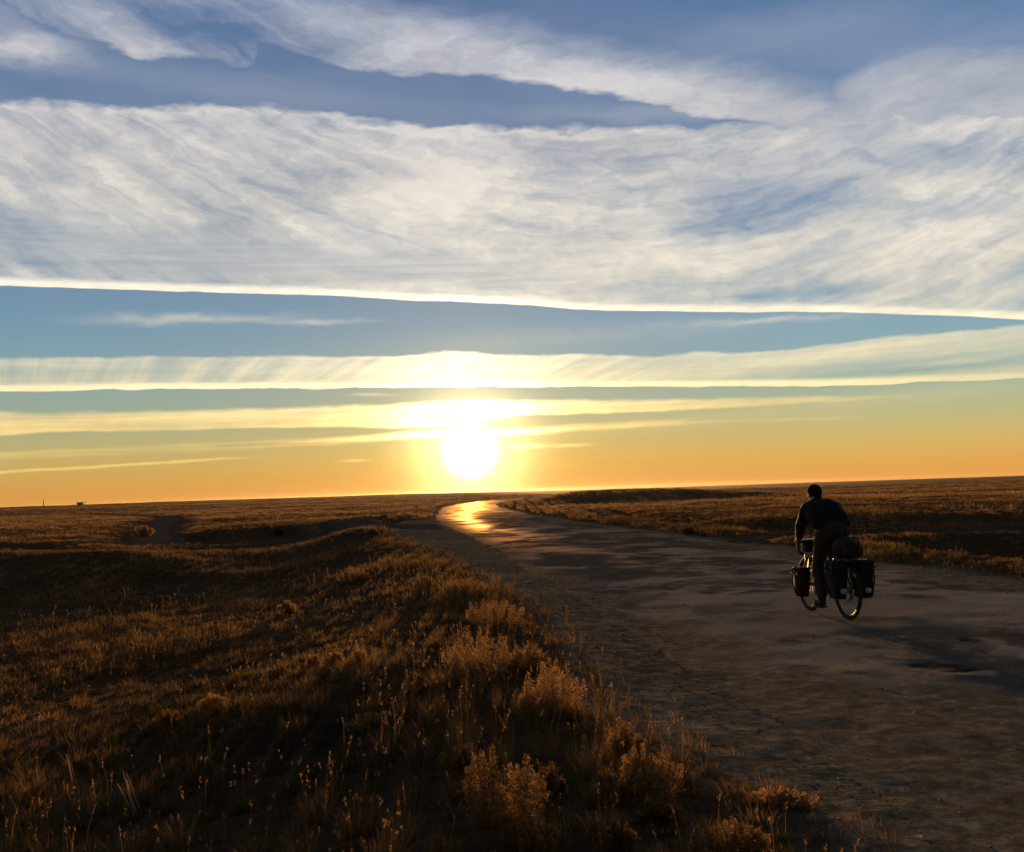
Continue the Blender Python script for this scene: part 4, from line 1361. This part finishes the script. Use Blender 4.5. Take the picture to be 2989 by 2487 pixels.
duf = thing("duffel_bag", "dark rounded duffel bag strapped on the rear rack behind the rider", "duffel bag", (bxw, byw, bzw + 0.004), HEAD)
bm = bmesh.new()
bm_capsules(bm, [((-0.18, 0.0, 0.835), 0.105), ((-0.05, 0.0, 0.855), 0.125), ((0.08, 0.0, 0.85), 0.12), ((0.15, 0.0, 0.84), 0.10)])
bm_capsules(bm, [((-0.08, -0.095, 0.82), 0.09), ((-0.05, 0, 0.835), 0.12), ((-0.03, 0.085, 0.82), 0.09)])
finish("bag_body", bm, M_DUFFEL, duf, remesh=0.010, soft=8)
for yy in (-0.09, 0.09):
    bm = bmesh.new()
    ring_ = [V3(-0.05 + 0.150 * math.cos(a), yy, 0.842 + 0.126 * math.sin(a)) for a in [2 * math.pi * i / 28 for i in range(28)]]
    bm_tube(bm, ring_, 0.011, 6, True)
    finish("strap", bm, M_STRAP, duf)

hb = thing("handlebar_bag", "black box bag on the handlebar with a pale map cover on top", "handlebar bag", (bxw, byw, bzw + 0.004), HEAD)
bm = bmesh.new()
bm_box(bm, (0.99, -0.03, 0.825), (0.16, 0.235, 0.15), 0.85)
finish("bag_body", bm, M_BAG, hb, bevel=0.02)
bm = bmesh.new()
bm_box(bm, (0.99, -0.03, 0.909), (0.155, 0.23, 0.014))
finish("map_cover", bm, M_PALE, hb, bevel=0.004)

HAZE_BOT, HAZE_TOP, HAZE_DENSITY = float(GZ.min()) - 1.0, max(float(GZ.max()), 8.0) + 1.0, 0.000018
print('terrain', GZ.min(), GZ.max())
# -- the rider
person = thing("person", "person in a black jacket and cap riding the loaded bicycle, seen from behind leaning forward", "person", (bxw, byw, bzw + 0.004), HEAD)
LEG = {1: [(0.35, 0.095, 1.02), (0.50, 0.125, 0.61), (0.405, 0.135, 0.20)], -1: [(0.35, -0.095, 1.02), (0.735, -0.125, 0.83), (0.40, -0.135, 0.535)]}
PED = {1: BB + CR + V3(0, 0.135, 0), -1: BB - CR + V3(0, -0.135, 0)}
ARM = {1: [(0.640, 0.158, 1.300), (0.748, 0.215, 1.090), (0.872, 0.190, 0.932)], -1: [(0.620, -0.185, 1.305), (0.745, -0.235, 1.095), (0.872, -0.190, 0.932)]}
HC = V3(0.808, -0.015, 1.478)
fw = V3(0.94, 0.05, -0.18).normalized()          # where the face looks
up_h = (V3(0, 0, 1) - fw * fw.z).normalized()
lf_h = up_h.cross(fw)
at_h = lambda a, b, c: HC + fw * a + lf_h * b + up_h * c
bm = bmesh.new()
bm_capsules(bm, [((0.33, 0, 1.05), 0.115), ((0.42, 0, 1.14), 0.112), ((0.53, 0, 1.235), 0.12), ((0.615, 0, 1.30), 0.10), ((0.69, 0, 1.368), 0.058), ((0.748, 0, 1.418), 0.055), (tuple(at_h(-0.01, 0, -0.03)), 0.07)])
bm_ball(bm, at_h(-0.012, 0, 0.025), 0.088, (1.05, 0.86, 1.0))
bm_ball(bm, at_h(0.028, 0, -0.035), 0.066, (1.0, 0.88, 1.1))
bm_ball(bm, at_h(0.060, 0, -0.088), 0.030)
bm_tube(bm, [at_h(0.088, 0, 0.010), at_h(0.112, 0, -0.028)], [0.010, 0.015], 10)
bm_ball(bm, at_h(0.108, 0, -0.03), 0.015)
for s in (1, -1):
    bm_ball(bm, at_h(0.074, 0.030 * s, 0.012), 0.014)
    bm_ball(bm, at_h(0.083, 0.018 * s, -0.062), 0.012)
    bm_ball(bm, at_h(-0.008, 0.080 * s, -0.012), 0.030, (0.75, 0.42, 1.1))
    hip, kn, an = LEG[s]
    bm_capsules(bm, [((0.335, 0.06 * s, 1.05), 0.115), (hip, 0.088), (kn, 0.056), (an, 0.040)])
    p = PED[s]
    bm_capsules(bm, [(an, 0.040), ((p.x - 0.055, p.y, p.z + 0.052), 0.034), ((p.x + 0.085, p.y, p.z + 0.035), 0.026)])
    sh, elb, wr = ARM[s]
    bm_capsules(bm, [((0.615, 0.085 * s, 1.300), 0.085), (sh, 0.062), (elb, 0.043), (wr, 0.029)])
    # hand on the brake hood: palm over it, four fingers round the lever side, thumb inside
    W_ = Vector(wr)
    of = V3(-0.085, -0.053 * s, -0.095)
    bm_capsules(bm, [(tuple(W_), 0.027), (V3(0.992, 0.232 * s, 1.012) + of, 0.024), (V3(1.030, 0.228 * s, 1.016) + of, 0.022)])
    for fx, ln in ((1.050, 1.0), (1.034, 1.08), (1.016, 1.03), (0.998, 0.85)):
        y0 = 0.246
        joints = [((fx - 0.006, y0 - 0.008, 1.016), 0.0095), ((fx + 0.006, y0 + 0.008, 0.990), 0.0088), ((fx + 0.010, y0 - 0.004, 0.990 - 0.028 * ln), 0.0080), ((fx + 0.008, y0 - 0.026, 0.990 - 0.034 * ln), 0.0072)]
        bm_capsules(bm, [(V3(c[0], c[1] * s, c[2]) + of, rj) for c, rj in joints])
    thumb = [((0.995, 0.214, 1.012), 0.011), ((1.018, 0.199, 0.998), 0.0098), ((1.032, 0.200, 0.974), 0.0085)]
    bm_capsules(bm, [(V3(c[0], c[1] * s, c[2]) + of, rj) for c, rj in thumb])
finish("body", bm, M_SKIN, person, remesh=0.0065, soft=3)

bm = bmesh.new()
for s in (1, -1):
    bm_capsules(bm, [((0.345, 0.115 * s, 1.135), 0.122), ((0.435, 0.115 * s, 1.195), 0.133), ((0.535, 0.110 * s, 1.262), 0.136), ((0.61, 0.095 * s, 1.308), 0.118)])
    sh, elb, wr = ARM[s]
    bm_capsules(bm, [((0.61, 0.09 * s, 1.300), 0.110), (sh, 0.094), (tuple((Vector(sh) + Vector(elb)) / 2 + V3(-0.01, 0.005 * s, 0)), 0.079), (elb, 0.068), (tuple(Vector(elb).lerp(Vector(wr), 0.55)), 0.057), (tuple(Vector(elb).lerp(Vector(wr), 0.92)), 0.046)])
bm_capsules(bm, [((0.36, 0, 1.13), 0.12), ((0.47, 0, 1.22), 0.135), ((0.60, 0, 1.298), 0.125), ((0.680, -0.004, 1.355), 0.082), ((0.720, -0.006, 1.388), 0.075)])
# the loose hem flaps behind on the right
bm_capsules(bm, [((0.36, -0.14, 1.16), 0.09), ((0.30, -0.175, 1.13), 0.05), ((0.26, -0.185, 1.115), 0.028)])
bm_capsules(bm, [((0.36, 0.10, 1.16), 0.09), ((0.28, 0.12, 1.10), 0.045)])
jk = finish("jacket", bm, M_JACKET, person, remesh=0.011, soft=5)
tx_ = bpy.data.textures.new("cloth_folds", 'CLOUDS')
tx_.noise_scale = 0.09
dm = jk.modifiers.new("folds", 'DISPLACE')
dm.texture, dm.strength, dm.mid_level = tx_, 0.030, 0.5
bm = bmesh.new()
for s in (1, -1):
    hip, kn, an = LEG[s]
    bm_capsules(bm, [((0.345, 0.07 * s, 1.085), 0.130), ((0.315, 0.08 * s, 1.03), 0.125), (hip, 0.110), (tuple(Vector(hip).lerp(Vector(kn), 0.55)), 0.090), (kn, 0.073), (tuple(Vector(kn).lerp(Vector(an), 0.5)), 0.068), (tuple(Vector(kn).lerp(Vector(an), 0.92)), 0.058)])
bm_capsules(bm, [((0.33, -0.06, 1.06), 0.13), ((0.33, 0.06, 1.06), 0.13)])
tr = finish("trousers", bm, M_TROUSER, person, remesh=0.011, soft=5)
dm = tr.modifiers.new("folds", 'DISPLACE')
dm.texture, dm.strength, dm.mid_level = tx_, 0.024, 0.5
for s in (1, -1):
    p, an = PED[s], Vector(LEG[s][2])
    bm = bmesh.new()
    bm_capsules(bm, [(tuple(an + V3(0, 0, -0.015)), 0.050), ((p.x - 0.062, p.y, p.z + 0.056), 0.046), ((p.x + 0.03, p.y, p.z + 0.050), 0.041), ((p.x + 0.095, p.y + 0.008 * s, p.z + 0.044), 0.036)])
    shoe = finish("shoe", bm, M_SHOE, person, remesh=0.008, soft=4)
    bm = bmesh.new()
    bm_box(bm, (p.x + 0.012, p.y + 0.003 * s, p.z + 0.012), (0.265, 0.088, 0.018))
    finish("sole", bm, M_RUBBER, shoe, bevel=0.008)
bm = bmesh.new()
bm_ball(bm, at_h(-0.016, 0, 0.032), 0.100, (1.06, 0.90, 0.98))
bm_ball(bm, at_h(-0.045, 0, -0.025), 0.074, (0.8, 0.92, 0.9))
finish("cap", bm, M_CAP, person, remesh=0.008, soft=4)

# ------------------------------------------------------------------ far things on the skyline
k = K_mat("weathered_wood")
wn_ = k.noise(k.obj, 3.0, 4, 0.6, dim='3D')
M_WOOD = k_out(k, k_pbr(k, k.ramp(wn_, [(0.3, (0.035, 0.026, 0.018)), (0.7, (0.09, 0.068, 0.048))], 'LINEAR'), 0.9, 0.2))
k = K_mat("old_plaster")
wn_ = k.noise(k.obj, 1.5, 4, 0.6, dim='3D')
M_PLASTER = k_out(k, k_pbr(k, k.ramp(wn_, [(0.3, (0.18, 0.14, 0.11)), (0.7, (0.34, 0.28, 0.22))], 'LINEAR'), 0.9, 0.2))
M_ROOF = k_plain("sheet_roof", (0.05, 0.045, 0.04), 0.6, 0.3)


def far_spot(u, dist):
    d = ray(u, 1460)
    s = dist / math.hypot(d.x, d.y)
    x, y = d.x * s, d.y * s
    return x, y, pz(x, y)


def skyline_post(label, u, dist, h, r, arm):
    x, y, z = far_spot(u, dist)
    root = thing("post", label, "post", (x, y, z - 0.2), 0)
    b = bmesh.new()
    bm_tube(b, [V3(0, 0, 0), V3(0, 0, h * 0.6), V3(0, 0, h)], [r * 1.15, r, r * 0.85], 10)
    finish("pole", b, M_WOOD, root)
    b = bmesh.new()
    if arm:
        bm_box(b, (0, 0, h * 0.93), (r * 6, r * 1.2, r * 1.4))
        finish("crossarm", b, M_WOOD, root, bevel=0.01)
    else:
        bm_box(b, (0, 0, h * 0.9), (r * 2.6, r * 2.4, h * 0.10))
        finish("cap_band", b, M_PALE, root, bevel=0.005)


skyline_post("thin lone post standing on the skyline at the far left", 127, 640, 4.2, 0.20, False)
skyline_post("short dark marker post in the plain left of the sun glint", 1268, 260, 1.3, 0.10, False)
x, y, z = far_spot(236, 640)
hut = thing("hut", "tiny flat-roofed hut on the skyline right of the thin lone post", "hut", (x, y, z - 0.3), R(-20))
bm = bmesh.new()
bm_box(bm, (-0.6, 0, 1.15), (2.2, 2.4, 2.3))
finish("wall", bm, M_PLASTER, hut, smooth=False)
bm = bmesh.new()
bm_box(bm, (0, 0, 2.43), (4.2, 3.0, 0.26), 1.0, 0.0)
finish("roof", bm, M_ROOF, hut, smooth=False, bevel=0.02)
for yy in (-1.1, 1.1):
    bm = bmesh.new()
    bm_tube(bm, [V3(1.6, yy, 0), V3(1.6, yy, 2.32)], 0.10, 8)
    finish("porch_post", bm, M_WOOD, hut)
bm = bmesh.new()
bm_box(bm, (-0.3, -1.22, 0.9), (0.8, 0.06, 1.7))
finish("door", bm, M_WOOD, hut, smooth=False, bevel=0.01)

# ------------------------------------------------------------------ evening haze over the plain
bm = bmesh.new()
bmesh.ops.create_cube(bm, size=1.0)
for v in bm.verts:
    v.co = Vector((v.co.x * 13600, v.co.y * 13600, (v.co.z + 0.5) * (HAZE_TOP - HAZE_BOT) + HAZE_BOT))
me = bpy.data.meshes.new("haze")
bm.to_mesh(me)
bm.free()
hm = bpy.data.materials.new("evening_haze")
hm.use_nodes = True
hm.node_tree.nodes.clear()
pv = hm.node_tree.nodes.new('ShaderNodeVolumePrincipled')
pv.inputs['Color'].default_value = (0.80, 0.72, 0.66, 1)
pv.inputs['Density'].default_value = HAZE_DENSITY
pv.inputs['Anisotropy'].default_value = 0.8
mo = hm.node_tree.nodes.new('ShaderNodeOutputMaterial')
hm.node_tree.links.new(pv.outputs[0], mo.inputs['Volume'])
link("haze", me, hm, kind='stuff', label="thin warm evening haze over the far plain", category="haze")
